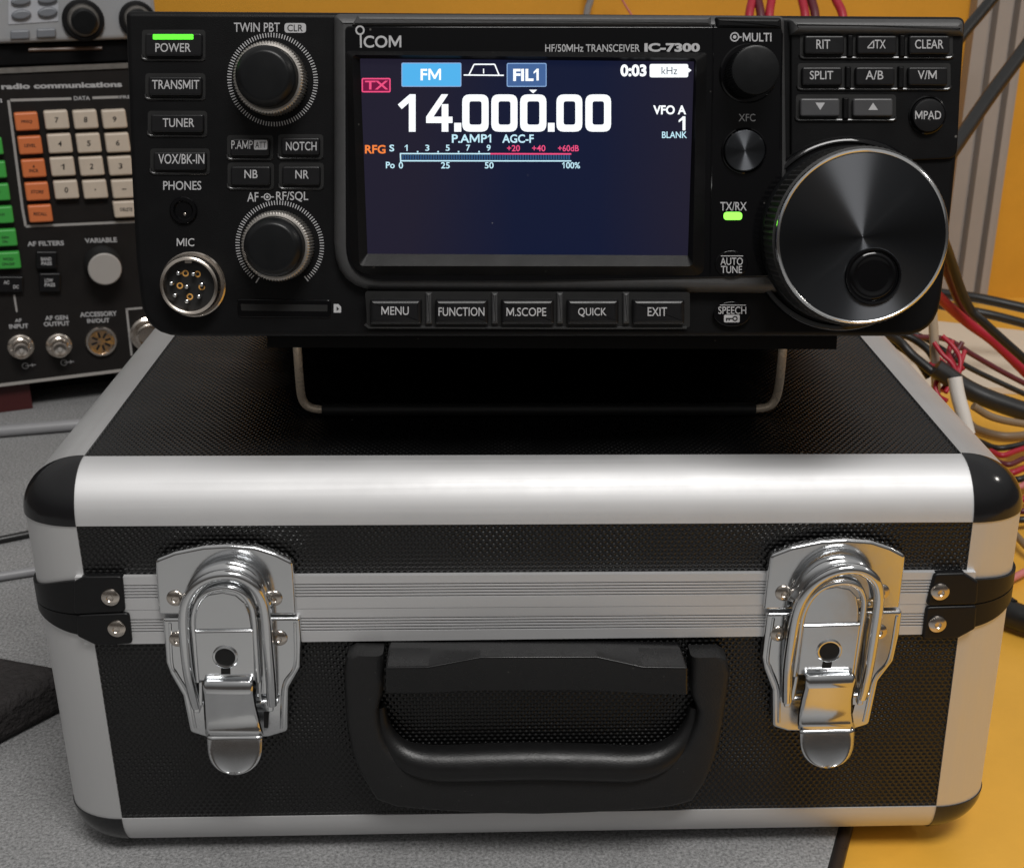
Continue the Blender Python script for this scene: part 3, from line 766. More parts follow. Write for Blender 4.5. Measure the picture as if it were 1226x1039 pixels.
# top lip running along the whole front, catching the lamp
mb = MB(); prism(mb, rp(FR, [(946, 22), (1157, 22), (1156, 43), (948, 42)], [.8, 2.2, .3, .3], 3.2), 3.2, -1, 2.6, 5); mb.build('top_lip', 'rim', trx, angle=60)
mb = MB(); prism(mb, rp(FR, [(428, 18), (852, 19), (852, 32), (420, 31)], [.6, .6, .3, .3], HC + .9), HC + .9, 0, 1.2, 5); mb.build('top_lip', 'rim', trx, angle=60)
mb = MB(); prism(mb, rp(FR, [(857, 20), (936, 21), (937, 36), (857, 35)], [.6, .8, .3, .3], HC + .9), HC + .9, 0, 1.3, 5); mb.build('top_lip', 'panel', trx, angle=60)
# seams on the glossy panel
mb = MB()
for a, b in (((854, 30), (850, 330)), ((936.5, 40), (934, 180))):
    p0, p1 = px(*a, HG), px(*b, HG); tube(mb, [(p0[0], -HG + .1, p0[1]), (p1[0], -HG + .1, p1[1])], .28, 8)
mb.build('seam', 'gloss', trx)

# display: recessed sheet in a bevelled frame. the frame is built on top of the glossy panel
HS = HG + .15
lcdq = rp(FR, [(431, 70.5), (831, 74), (823.5, 306), (440, 304)], [.2] * 4, HS, 4)
HB = HG + 2.2
inn = rp(FR, [(431, 70.5), (831, 74), (823.5, 306), (440, 304)], [.3] * 4, HS, 4)
outb = rp(FR, [(421.5, 66), (834, 70), (829.5, 319), (430, 318.5)], [1.4] * 4, HB, 4)
inner_top = outb
rim_o = rp(FR, [(413, 60), (848, 62), (845, 331), (418, 330)], [1, 1, 3, 7], HG + 1.8, 4)
mb = MB()
n = len(outb)
vs = [(x, -(HG - .1), z) for x, z in rim_o] + [(x, -HB, z) for x, z in outb] + [(x, -HS - .02, z) for x, z in inn]
fs = [(k * n + i, k * n + (i + 1) % n, (k + 1) * n + (i + 1) % n, (k + 1) * n + i) for k in range(2) for i in range(n)]
mb.add(vs, fs); mb.build('display_frame', 'panel', trx, angle=25)
mb = MB(); flat(mb, lcdq, HS); scr = mb.build('screen', 'lcd', trx, recalc=False)
HT = HS + .05
def sbox(x0, y0, x1, y1, r, h=HT): return rp(FR, [(x0, y0), (x1, y0), (x1, y1), (x0, y1)], [r] * 4, h, 4)
def sframe(mb, x0, y0, x1, y1, r, w, h):
    o = sbox(x0, y0, x1, y1, r, h); i = inset(ccw(o), w); n = len(o)
    mb.add([(x, -h, z) for x, z in ccw(o)] + [(x, -h, z) for x, z in i], [(k, (k + 1) % n, n + (k + 1) % n, n + k) for k in range(n)])
def sbuild(mb, name, m): return mb.build(name, m, scr, recalc=False)
mb = MB(); flat(mb, sbox(480.6, 75.4, 552.4, 104.3, .5), HT); sbuild(mb, 'mode_box', 'lit_blue')
mb = MB(); flat(mb, sbox(606.7, 75.8, 654.4, 104.3, .5), HT); sbuild(mb, 'filter_box', 'lit_slate')
mb = MB(); sframe(mb, 606.7, 75.8, 654.4, 104.3, .5, .25, HT + .03); sframe(mb, 480.6, 75.4, 552.4, 104.3, .5, .25, HT + .03); sbuild(mb, 'box_outline', 'lit_edge')
mb = MB(); flat(mb, sbox(433, 93.7, 467.7, 111, .5), HT); sbuild(mb, 'transmit_box', 'lit_maroon')
mb = MB(); sframe(mb, 433, 93.7, 467.7, 111, .5, .38, HT + .03); write(mb, FR, 'TX', 437, 97, 465, 107.5, HT + .03, .02)
for s, x0, x1 in (('+20', 607, 622.5), ('+40', 637, 653), ('+60dB', 668, 693)): write(mb, FR, s, x0, 174, x1, 181.5, HT, .012)
stroke(mb, px(587, 184.4, HT), px(684, 184.6, HT), .42, HT); sbuild(mb, 'red_symbols', 'lit_pink')
# frequency digits, drawn as rounded strokes
mb = MB()
def zero(x0, x1, y0=113.4, y1=158):
    o = sbox(x0, y0, x1, y1, 2.1); i = sbox(x0 + 8.6, y0 + 8.2, x1 - 8.4, y1 - 8.4, .7)
    n = len(o); o, i = ccw(o), ccw(i)
    mb.add([(x, -HT, z) for x, z in o] + [(x, -HT, z) for x, z in i], [(k, (k + 1) % n, n + (k + 1) % n, n + k) for k in range(n)])
for a, b in ((553.4, 585), (588.2, 619.6), (622.7, 654.2), (666.2, 697.2), (700.8, 731.6)): zero(a, b)
flat(mb, P(FR, [(489.5, 158), (489.5, 123.6), (481, 131), (476.3, 125.5), (490.5, 113.2), (497.6, 113.2), (497.6, 158)], HT), HT)
for q in ([(528.6, 113.2), (536.6, 113.2), (519, 140), (510.2, 140)], [(510.2, 140), (541.8, 140), (541.8, 147.6), (510.2, 147.6)], [(528.8, 125), (536.8, 125), (536.8, 158), (528.8, 158)]):
    flat(mb, P(FR, q, HT), HT + (.004 if q[0][1] > 120 and q[0][0] > 520 else .002 if q[0][1] > 120 else 0))
for a, b in ((543.8, 552.3), (656, 664)): flat(mb, P(FR, [(a, 147.4), (b, 147.4), (b, 158), (a, 158)], HT), HT)
flat(mb, P(FR, [(633.5, 107.8), (643, 107.8), (638.3, 112.2)], HT), HT)
sbuild(mb, 'frequency_digits', 'lit_white')
mb = MB()
write(mb, FR, 'FM', 503.5, 82.6, 528, 96.6, HT + .03, .022); write(mb, FR, 'FIL1', 614.4, 82.6, 645, 97.4, HT + .03, .035)
write(mb, FR, '0:03', 742.8, 77.4, 774, 92, HT, .04)
write(mb, FR, 'VFO A', 782, 126.4, 821.5, 137.4, HT, .03); write(mb, FR, '1', 812.6, 139.6, 820.6, 156.4, HT, .03)
flat(mb, sbox(777.8, 77, 824, 93, .6), HT); flat(mb, P(FR, [(824, 81.5), (828, 84.5), (824, 87.5)], HT), HT)
for a, b in (((555.2, 90.2), (603.2, 90.6)), ((561.5, 90), (567.6, 77.4)), ((567.6, 77.4), (592.3, 77.4)), ((592.3, 77.4), (597.4, 90))):
    stroke(mb, px(*a, HT), px(*b, HT), .36, HT + .002)
stroke(mb, px(579, 82.6, HT), px(579, 88.4, HT), .3, HT)
sbuild(mb, 'status_text', 'lit_white')
mb = MB(); write(mb, FR, 'kHz', 792, 80.4, 811, 89.4, HT + .03, .0); sbuild(mb, 'unit_text', 'lit_dark')
mb = MB()
write(mb, FR, 'P.AMP1', 541, 161, 588, 171.4, HT, .02); write(mb, FR, 'AGC-F', 601.3, 161.2, 639, 171.4, HT, .02); write(mb, FR, 'BLANK', 792.6, 157.8, 822.5, 165.6, HT, .012)
write(mb, FR, 'S', 466.2, 173.4, 472, 181.6, HT, .02); write(mb, FR, 'Po', 462, 194, 472.6, 201.8, HT, .02)
for s, c in (('1', 486.6), ('3', 511.6), ('5', 536), ('7', 560.5), ('9', 585)): write(mb, FR, s, c - 2.4 + (.2 if s == '1' else 0), 173.6, c + 2.4 - (1 if s == '1' else 0), 181, HT, .015)
for c in (500, 524.5, 549, 573.6): flat(mb, P(FR, [(c - .9, 181), (c + .9, 181), (c + .9, 183), (c - .9, 183)], HT), HT)
for s, a, b in (('0', 477.4, 482.6), ('25', 528, 538.5), ('50', 580.4, 591), ('100%', 673, 694.5)): write(mb, FR, s, a, 194.4, b, 202, HT, .015)
stroke(mb, px(479, 184.2, HT), px(587, 184.4, HT), .36, HT); stroke(mb, px(479, 192.8, HT), px(684, 193, HT), .36, HT); stroke(mb, px(479.4, 183.5, HT), px(479.8, 195, HT), .36, HT + .002)
sbuild(mb, 'meter_text', 'lit_cyan')
mb = MB()
for k in range(66):
    x = 481.5 + k * 3.06; flat(mb, P(FR, [(x, 185.6), (x + 2, 185.6), (x + 2, 191.6), (x, 191.6)], HT), HT)
sbuild(mb, 'meter_bar', 'lit_meter')
mb = MB(); write(mb, FR, 'RFG', 437, 173.8, 461.6, 184.2, HT, .025); sbuild(mb, 'gain_text', 'lit_orange')

# printing on the panels
hp = .06
lettering(FR, [('TWIN PBT', 280, 27.6, 335, 38.6), ('PHONES', 195.4, 217, 241, 227.6), ('MIC', 211.6, 285.4, 232.6, 295), ('AF', 296, 230.4, 309.4, 241.6), ('RF/SQL', 330.6, 229.6, 369, 241.8)], hp, front)
mb = MB(); c = px(320, 236, hp)
def annulus(mb, c, r0, r1, h, n=28):
    mb.add([(c[0] + r * math.cos(2 * math.pi * i / n), -h, c[1] + r * math.sin(2 * math.pi * i / n)) for r in (r0, r1) for i in range(n)], [(i, (i + 1) % n, n + (i + 1) % n, n + i) for i in range(n)])
annulus(mb, c, .75, 1.05, hp); annulus(mb, c, .01, .38, hp); stroke(mb, px(312.5, 236, hp), px(316, 236, hp), .3, hp); stroke(mb, px(324, 236, hp), px(328, 236, hp), .3, hp)
flat(mb, rp(FR, [(340.6, 28), (366.4, 28), (366.4, 39.6), (340.6, 39.6)], [.9] * 4, hp, 4), hp)
flat(mb, P(FR, [(399.5, 364), (405, 364), (408.4, 367.4), (408.4, 374.4), (399.5, 374.4)], hp), hp)
mb.build('printed_marks', 'ink', front, recalc=False)
lettering(FR, [('CLR', 344, 29.8, 362.6, 38)], hp + .04, front, 'ink_dark', .01)
mb = MB(); flat(mb, P(FR, [(403, 367), (406.2, 370), (403, 372.4)], hp), hp + .04); mb.build('printed_marks', 'ink_dark', front, recalc=False)
hp2 = HG + .06
lettering(FR, [('HF/50MHz TRANSCEIVER', 652.8, 53.4, 766, 62.4, .004), ('XFC', 884.4, 136.6, 904.4, 145.6, .004), ('MULTI', 889.4, 39.6, 923.6, 50.2, .012), ('TX/RX', 862.4, 242, 894, 252.4, .006)], hp2, glass)
lettering(FR, [('IC-7300', 771.6, 52, 838, 62.6, .045), ('COM', 435.2, 43, 480.4, 57.6, .018)], hp2, glass)
mb = MB(); annulus(mb, px(431, 36.6, hp2), .85, 1.32, hp2); stroke(mb, px(431.8, 42.2, hp2), px(432.2, 57.4, hp2), .5, hp2)
c = px(879.6, 44.6, hp2); annulus(mb, c, .95, 1.3, hp2); annulus(mb, c, .01, .5, hp2); stroke(mb, px(885, 44.8, hp2), px(888, 44.8, hp2), .35, hp2)
mb.build('printed_marks', 'ink', glass, recalc=False)

# keys
def key(quad, hb, hgt, text=None, m='button', bev=.55, r=.8, bold=.006, name='button', label=None, lip=True, tm='ink'):
    """quad: picture corners of the face; text: list of (string, box)"""
    h = hb + hgt; x0, y0, x1, y1 = quad
    pk = MB(); prism(pk, rp(FR, [(x0 - 4, y0 - 4), (x1 + 4, y0 - 4), (x1 + 4, y1 + 4), (x0 - 4, y1 + 4)], [1.1] * 4, hb), hb + .05, hb - .5)
    mb = MB(); prism(mb, rp(FR, [(x0, y0), (x1, y0), (x1, y1), (x0, y1)], [r] * 4, h - bev), h, hb - .4, bev, 3)
    o = mb.build(name, m, trx)
    if label: o['label'] = label
    pk.build('button_recess', 'pocket', o)
    if lip:
        q = [px(x, y, hb) for x, y in ((x0 - 4, y1 - 2), (x0 - 3.4, y1 + 2), (x0, y1 + 4), (x1, y1 + 4), (x1 + 3.4, y1 + 2))]
        tb = MB(); tube(tb, [Vector((a, -hb - .02, b)) for a, b in q], .46, 10); tb.build('recess_lip', 'lip', o)
    if text: lettering(FR, text, h + .05, o, tm, bold)
    return o
o = key((174, 40, 242, 68), 0, 1.6, [('POWER', 186, 52, 228.4, 62.6)], label='power button with lit green bar')
mb = MB(); prism(mb, rp(FR, [(183, 41.4), (231.4, 41.4), (231.4, 47.6), (183, 47.6)], [.3] * 4, 1.7), 1.78, 1.4, .1); mb.build('power_lamp', 'green_led', o)
key((178, 92, 242, 115), 0, 1.6, [('TRANSMIT', 182, 96, 238.6, 107)])
key((181, 137, 244, 159), 0, 1.6, [('TUNER', 194.8, 142, 232.6, 152.4)])
key((184, 182, 247, 204), 0, 1.6, [('VOX/BK-IN', 189.6, 184.6, 244.6, 196.4)])
o = key((276, 166, 323, 187), 0, 1.6, [('P.AMP', 277, 168.4, 302.6, 178.6, .0)])
mb = MB(); flat(mb, rp(FR, [(304, 168), (320, 168), (320, 179.4), (304, 179.4)], [.4] * 4, 1.65, 3), 1.65); mb.build('printed_marks', 'ink', o, recalc=False)
lettering(FR, [('ATT', 305.6, 170, 318.6, 177.4, .0)], 1.69, o, 'ink_dark')
key((337, 165, 383, 186), 0, 1.6, [('NOTCH', 342.4, 170, 379, 180.4)])
key((276.5, 199, 324, 222), 0, 1.6, [('NB', 292.6, 203.6, 308.4, 213.6)]); key((338, 199, 383.6, 222), 0, 1.6, [('NR', 353.6, 204, 369.6, 214)])
HR = 1.2                                            # the right hand field stands a little proud
mb = MB(); prism(mb, rp(FR, [(947, 40), (1153, 41), (1148, 150), (1146, 190), (947, 200)], [.5, .5, 3, 3, 2], HR), HR, -.5, .5); field = mb.build('key_field', 'panel', trx)
for row, (ya, yb, xs) in enumerate(((43, 65.5, ((962.8, 1010.6), (1025.8, 1073.4), (1087.8, 1136.6))), (80.5, 103, ((960, 1008), (1024, 1071), (1087, 1134))), (118, 140, ((957.8, 1005), (1021, 1068.6))))):
    xa, xb = xs[0][0] - 5, xs[-1][1] + 4
    mb = MB(); prism(mb, rp(FR, [(xa, ya - 4.5), (xb, ya - 4.5), (xb, yb + 4), (xa, yb + 4)], [1] * 4, HR), HR + .1, HR - .4)
    mb.build('button_recess', 'pocket', trx)
    mb = MB(); q = [(xa, yb), (xa + .8, yb + 3), (xa + 4, yb + 4.2), (xb - 4, yb + 4.2), (xb - .8, yb + 3), (xb, yb)]
    tube(mb, [Vector((px(*p_, HR)[0], -HR - .1, px(*p_, HR)[1])) for p_ in q], .46, 10); mb.build('recess_lip', 'lip', trx)
    mb = MB()
    for k in range(len(xs) - 1):
        c = (xs[k][1] + xs[k + 1][0]) / 2; prism(mb, rp(FR, [(c - 3.4, ya - 1), (c + 3.4, ya - 1), (c + 3.4, yb + 3), (c - 3.4, yb + 3)], [.2] * 4, HR + 1.2), HR + 1.3, HR, .45, 3)
    mb.build('button_divider', 'panel', trx)
    T = (((('RIT', 977.4, 47.8, 994, 58.8),), (('TX', 1047.4, 48, 1060.4, 58.4),), (('CLEAR', 1095.6, 47.8, 1129.6, 58.6),)),
         ((('SPLIT', 969.6, 85.2, 997.6, 95.4),), (('A/B', 1036.4, 84.8, 1057.6, 95.6),), (('V/M', 1098.8, 84.6, 1121.4, 95.2),)), (None, None))[row]
    for (x0, x1), t in zip(xs, T):
        o = key((x0, ya, x1, yb), HR + .1, 1.7, list(t) if t else None, 'button_lit' if row == 2 else 'button', lip=False)
        if row == 2:
            mb = MB(); c = (x0 + x1) / 2 + .6; hh = HR + 1.85; s = 1 if x0 < 1000 else -1; cy = 127.6
            flat(mb, P(FR, [(c - 5.8, cy - 4.4 * s), (c + 5.8, cy - 4.4 * s), (c, cy + 4.4 * s)], hh), hh); mb.build('arrow_mark', 'ink', o, recalc=False)
        if t and t[0][0] == 'TX':
            mb = MB(); hh = HR + 1.85
            for a, b in (((1038.4, 57.6), (1046, 49)), ((1046, 49), (1046, 57.6)), ((1046, 57.6), (1038.4, 57.6))): stroke(mb, px(*a, hh), px(*b, hh), .3, hh)
            mb.build('printed_marks', 'ink', o, recalc=False)
# MPAD
c = px(1111, 138.6, HR + 1); mb = MB(); lathe(mb, c, [(4.75, HR - .5), (4.75, HR + 1.5), (4.5, HR + 1.9), (4.1, HR + 2.0), (.0001, HR + 2.0)], 40); o = mb.build('round_button', 'button', trx)
lettering(FR, [('MPAD', 1095.8, 133, 1126.8, 143)], HR + 2.06, o)
mb = MB(); lathe(mb, px(1110, 138, HR), [(5.5, HR - .2), (5.5, HR + .2), (5.1, HR + .45), (4.8, HR + .1)], 40); mb.build('recess_lip', 'gloss', o)
# function keys along the bottom
mb = MB(); prism(mb, rp(FR, [(437, 349), (826, 350), (826, 392), (440, 391)], [.8] * 4, HC + .2), HC + .2, -.5, .0); strip = mb.build('key_strip', 'pocket', trx)
mb = MB()
for c in (513.4, 592.4, 670.4, 749.6): prism(mb, rp(FR, [(c - 4.2, 350), (c + 4.2, 350), (c + 4, 388), (c - 4, 388)], [.2] * 4, HC + 1), HC + 1.6, HC, 1.0, 3)
mb.build('button_divider', 'rim', trx)
for (x0, x1), t in zip(((443, 505), (521, 584.6), (600, 663.4), (678.4, 740.6), (757, 819.4)),
                       (('MENU', 456.6, 367, 489.4, 377.2), ('FUNCTION', 525, 368, 580, 378.4), ('M.SCOPE', 606.4, 368.4, 654, 378.6), ('QUICK', 692.2, 368.6, 726, 379.6), ('EXIT', 775.4, 368, 798.6, 378.4))):
    key((x0, 358, x1, 388), HC + .2, 3.0, [t], 'button', bev=1.4, lip=False)
mb = MB(); pts = [(437, 388), (441, 391.6), (560, 392), (700, 392.4), (822, 392.2)]
tube(mb, [Vector((px(*p_, HC)[0], -HC - .15, px(*p_, HC)[1])) for p_ in pts], .42, 10); mb.build('recess_lip', 'lip', trx)
# small flush buttons in the glossy column
def oval(cx, cy, rw, rh, lines, deco):
    h = HG + .45; q = [px(cx + rw * math.cos(a), cy + rh * math.sin(a), h) for a in [2 * math.pi * k / 36 for k in range(36)]]
    mb = MB(); prism(mb, q, h, HG - .2, .25); o = mb.build('round_button', 'gloss', trx); lettering(FR, lines, h + .05, o, 'ink', .004); deco(o, h + .05); return o
def d1(o, h):
    mb = MB(); stroke(mb, px(863, 306.6, h), px(889.6, 306.6, h), .22, h); mb.build('printed_marks', 'ink', o, recalc=False)
def d2(o, h):
    mb = MB(); stroke(mb, px(862, 365.4, h), px(893, 365.4, h), .22, h); flat(mb, rp(FR, [(866.8, 377), (885.6, 377), (885.6, 386), (866.8, 386)], [.4] * 4, h, 3), h); mb.build('printed_marks', 'ink', o, recalc=False)
    mb = MB(); annulus(mb, px(880, 381.5, h), .42, .8, h + .04); stroke(mb, px(877, 381.5, h), px(869, 381.5, h), .4, h + .04); stroke(mb, px(870, 381.5, h), px(870, 384.4, h), .4, h + .042); stroke(mb, px(873, 381.5, h), px(873, 384, h), .4, h + .042)
    mb.build('key_symbol', 'ink_dark', o, recalc=False)
oval(876, 316, 20, 16, [('AUTO', 862.6, 308.6, 889.4, 317.4), ('TUNE', 863.2, 318.6, 888.4, 327.2)], d1)
HG0 = HG; HG = .0 + HC * .3
oval(876.5, 376, 22, 15, [('SPEECH', 860, 367.2, 893.4, 376)], d2)
HG = HG0
mb = MB(); prism(mb, rp(FR, [(866.4, 254), (888.6, 254), (888.6, 263.6), (866.4, 263.6)], [1.1] * 4, HG + .2), HG + .3, HG - .2, .1); mb.build('status_lamp', 'green_led_pale', trx)

# ---- knobs
def knurl(n, k0, d):
    return lambda i, k: 1 + (d if (i % 2 == 0 and k in k0) else 0)
def ticks(cpx, r0, r1, a0, a1, n, w):
    mb = MB(); c = Vector(px(*cpx, 0)); h = .05
    for k in range(n):
        a = R(a0 + (a1 - a0) * k / (n - 1)); d = Vector((math.cos(a), math.sin(a))); stroke(mb, c + d * r0, c + d * r1, w, h)
    mb.build('scale_ticks', 'ink', front, recalc=False); return c
def dual_knob(cpx, a0, a1, n):
    c = ticks(cpx, 11.75, 13.0, a0, a1, n, .26)
    mb = MB(); N = 144
    lathe(mb, c, [(10.2, -.2), (10.2, 6.6), (9.9, 7.2), (9.2, 7.6), (8.7, 7.7), (8.6, 7.0)], N, knurl(N, (0, 1, 2), -.035)); o = mb.build('ring_knob', 'knob_metal', trx, angle=25)
    mb = MB(); lathe(mb, c, [(8.45, 6.5), (8.35, 11.9), (8.15, 12.4), (7.0, 13.6), (6.6, 13.85), (6.2, 13.9), (.0001, 13.9)], 72); k = mb.build('knob', 'knob', trx, angle=28)
    return c, k
c, k = dual_knob((326.4, 96), 0, 357, 100)
c, k = dual_knob((335, 294), -48, 228, 76)
mb = MB(); d = Vector((math.cos(R(240)), math.sin(R(240)))); stroke(mb, c + d * 8.6, c + d * 9.8, .6, 7.9); mb.build('pointer_mark', 'ink', k, recalc=False)
mb = MB()
for a in (236, -52):
    d = Vector((math.cos(R(a)), math.sin(R(a)))); stroke(mb, c + d * 11.4, c + d * 13.2, .35, .05)
mb.build('scale_ticks', 'ink', front, recalc=False)
# multi knob
c = px(896, 88, HG); mb = MB(); N = 120
lathe(mb, c, [(8.3, HG - .2), (8.3, HG + .5), (7.9, HG + .9), (7.2, HG + .9)], 64); mb.build('knob_collar', 'gloss', trx)
mb = MB(); lathe(mb, c, [(6.9, HG), (6.8, HG + 9.4), (6.5, HG + 10.2), (5.9, HG + 10.4), (.0001, HG + 10.4)], N, knurl(N, (0, 1), -.03)); mb.build('knob', 'knob', trx, angle=25)
# XFC
c = px(891.4, 180.6, HG + 1); M['turned_small'] = turned_mat('turned black metal, small', *c)
mb = MB(); lathe(mb, c, [(6.5, HG - .2), (6.5, HG + .6), (6.2, HG + .9), (5.85, HG + .6)], 56); ring = mb.build('button_ring', 'gloss', trx)
mb = MB(); lathe(mb, c, [(5.75, HG - .2), (5.75, HG + 1.5), (5.5, HG + 1.7), (.0001, HG + 1.7)], 64); mb.build('round_button', 'turned_small', trx, angle=25)
# tuning dial
HD = 21.0
c = px(1033.3, 284.2, HD); N = 180
M['turned'] = turned_mat('turned black metal', *c)
mb = MB(); lathe(mb, c, [(28.5, -.5), (28.3, 2.2), (27.6, 3.0), (26.6, 3.2), (26.2, 2.6)], 96); mb.build('dial_collar', 'gloss', trx, angle=40)
mb = MB(); lathe(mb, c, [(25.6, 0), (25.6, 6.5), (25.2, 7.2)], 96); dk = mb.build('tuning_dial', 'knob', trx, angle=40)
mb = MB(); lathe(mb, c, [(25.0, 7.0), (25.3, 8), (25.3, 17.6), (24.9, 18.6), (24.2, 18.8)], N, knurl(N, (1, 2), -.022)); mb.build('rubber_grip', 'rubber', dk, angle=20)
mb = MB(); lathe(mb, c, [(24.35, 18.4), (24.35, 20.3), (24.15, 20.8), (23.7, 21.1), (23.3, 20.9), (23.2, 20.6)], 120); mb.build('dial_rim', 'chrome', dk, angle=60)
mb = MB(); lathe(mb, c, [(23.25, 20.4), (23.2, 20.7), (.0001, 20.72)], 120); mb.build('dial_face', 'turned', dk, angle=25, recalc=True)
fc = px(1045.6, 330.6, HD)
mb = MB(); lathe(mb, fc, [(8.0, 20.5), (8.0, 21.2), (7.7, 21.6), (7.2, 21.5), (6.9, 20.95)], 56); mb.build('dimple_ring', 'gloss', dk, angle=50)
mb = MB(); lathe(mb, fc, [(7.0, 20.78), (6.6, 21.0), (6.1, 21.3), (5.6, 21.35), (5.2, 21.2), (4.4, 20.95), (3.0, 20.85), (.0001, 20.82)], 56); mb.build('finger_dimple', 'gloss', dk, angle=60)
# phones jack
c = px(220, 252, 0); mb = MB(); lathe(mb, c, [(4.0, -.2), (4.0, .5), (3.7, .9), (2.9, .9), (2.5, .4), (2.4, .2)], 44); o = mb.build('phones_jack', 'gloss', trx)
mb = MB(); lathe(mb, c, [(2.45, .1), (.0001, .1)], 30); mb.build('jack_hole', 'hole_shade', o)
mb = MB(); lathe(mb, (c[0] + .3, c[1] - 1.1), [(.5, .12), (.3, .25), (.0001, .28)], 14); mb.build('contact', 'nickel', o)
# microphone socket
cm = px(227, 342, 5); mb = MB()
lathe(mb, cm, [(9.6, -.3), (9.6, .6), (9.2, 1.0), (8.6, 1.0), (8.6, 5.4), (8.35, 6.0), (7.9, 6.2), (7.45, 6.0), (7.3, 5.2), (7.2, 1.6)], 72); o = mb.build('mic_socket', 'nickel', trx, angle=35)
mb = MB(); lathe(mb, cm, [(7.25, 2.6), (.0001, 2.6)], 48); mb.build('socket_insert', 'pocket', o)
mb = MB()
for q in ((213, 327.5), (231, 328.5), (204.6, 339.7), (223, 343.7), (241, 341), (209, 354), (237.6, 355.4), (223.4, 361)):
    p_ = px(*q, 5.2); lathe(mb, p_, [(.62, 2.4), (.62, 4.8), (.5, 5.1), (.25, 5.25), (.0001, 5.28)], 16)
mb.build('socket_pins', 'chrome', o)
mb = MB()
for dx, dz in ((-1.6, 3.4), (1.9, 3.2), (-3.4, -.2), (3.0, -.6), (-.6, -3.4)): annulus(mb, (cm[0] + dx, cm[1] + dz), .55, .95, 2.66)
mb.build('pin_wells', 'brass', o, recalc=False)
mb = MB(); box(mb, cm[0] - 1, cm[0] + 1, -5.4, -2.4, cm[1] + 6.5, cm[1] + 7.5); mb.build('key_notch', 'nickel', o)
# card slot
mb = MB(); prism(mb, rp(FR, [(283, 358), (396, 359), (396, 381), (285, 380)], [1] * 4, .3), .35, -.3, .3); o = mb.build('card_slot', 'gloss', trx)
mb = MB(); prism(mb, rp(FR, [(288, 364), (392, 365), (392, 373), (289, 372)], [.3] * 4, .4), .42, .2); mb.build('slot_opening', 'hole_shade', o)
# chin under the front and the wire stand
mb = MB(); box(mb, -85, 92, 14, 40, -4.5, 4); o = mb.build('chin', 'panel', trx)
mb = MB(); box(mb, -100, 100, 200, 224, -2.0, 4); mb.build('rear_foot', 'rubber', trx)
fa = on_z(386, 491, ZT + 1.8); fb_ = on_z(903, 490, ZT + 1.8)
YF = (fa.y + fb_.y) / 2
def wl_(x, y, yy): return FR.local(on_y(x, y, yy))
left = [wl_(355, 404, YF - 9), wl_(356.5, 425, YF - 7), wl_(358.5, 452, YF - 3), wl_(361, 474, YF - .5), wl_(366, 484, YF), wl_(374, 488.6, YF), wl_(386, 490.4, YF)]
right = [wl_(938.5, 404, YF - 9), wl_(936.5, 425, YF - 7), wl_(934, 452, YF - 3), wl_(930.5, 472, YF - .5), wl_(925, 483, YF), wl_(917, 487.6, YF), wl_(904, 489.6, YF)]
mb = MB(); tube(mb, smooth_open(left, 5) + smooth_open(list(reversed(right)), 5), 1.5, 12); st = mb.build('stand', 'stand_wire', trx, angle=60)
mb = MB(); a, b = left[-1], right[-1]; tube(mb, [a.lerp(b, k / 20) for k in range(21)], 2.3, 14); mb.build('stand_sleeve', 'rubber', st, angle=60)

# ------------------------------------------------------------------ test set behind, left
M['set_panel'] = mat('dark brown-grey panel', (.012, .0105, .010), .5, spec=.25, noise=80, var=.15, rvar=.06)
M['cream'] = mat('cream key plastic', (.54, .46, .375), .45, noise=110, var=.12)
M['orange'] = mat('orange key plastic', (.62, .17, .055), .45, noise=60, var=.08)
M['green'] = mat('green key plastic', (.05, .36, .06), .45, noise=60, var=.08)
M['cap_grey'] = mat('pale grey cap', (.36, .34, .32), .5, noise=60, var=.06)
M['silver_line'] = mat('painted silver line', (.34, .33, .32), .5, noise=300, var=.1)
M['maroon'] = mat('dark red paint', (.055, .008, .008), .5, noise=60, var=.2)
tp = on_z(60, 490, 0)
FT = Frame((tp.x, tp.y, 0), (0, 0, R(21)))
tset = thing('test_set', FT, 'dark radio test set with cream, orange and green keys behind the metal case', 'test set')
tx = FT.pix
q0 = tx(-60, 466); q1 = tx(70, 80)
tr_x = tx(195, 300)[0]
ztop = q1[1]; zbot = tx(70, 453)[1]
mb = MB(); prism(mb, rect(-330, zbot, tr_x, ztop), 0, -190, 1); tset_body = mb.build('housing', 'set_panel', tset)
mb = MB(); box(mb, -330, tr_x, -1.2, 0.2, ztop - 2.6, ztop + .6); mb.build('top_trim', 'knob_metal', tset)
mb = MB(); box(mb, -330, tr_x, -1.2, 0.2, zbot - .5, zbot + 1.3); mb.build('bottom_trim', 'cap_grey', tset)
for xx in (-200, tr_x - 40):
    mb = MB(); box(mb, xx, xx + 30, 12, 40, .1, zbot); mb.build('foot', 'rubber', tset)
mb = MB(); box(mb, -325, tx(38, 480)[0], 6, 9, .2, zbot - 1); mb.build('base_flap', 'maroon', tset)
mb = MB(); box(mb, -328, tr_x - 2, 44, 160, .2, zbot + 1); mb.build('shadow_block', 'hole_shade', tset)  # black box standing in for the shadow under the set
Z1_ = lambda x, y: (x / 4.155, y / 4.155)
Z2_ = lambda x, y: (x / 4.155, 220 + y / 4.155)
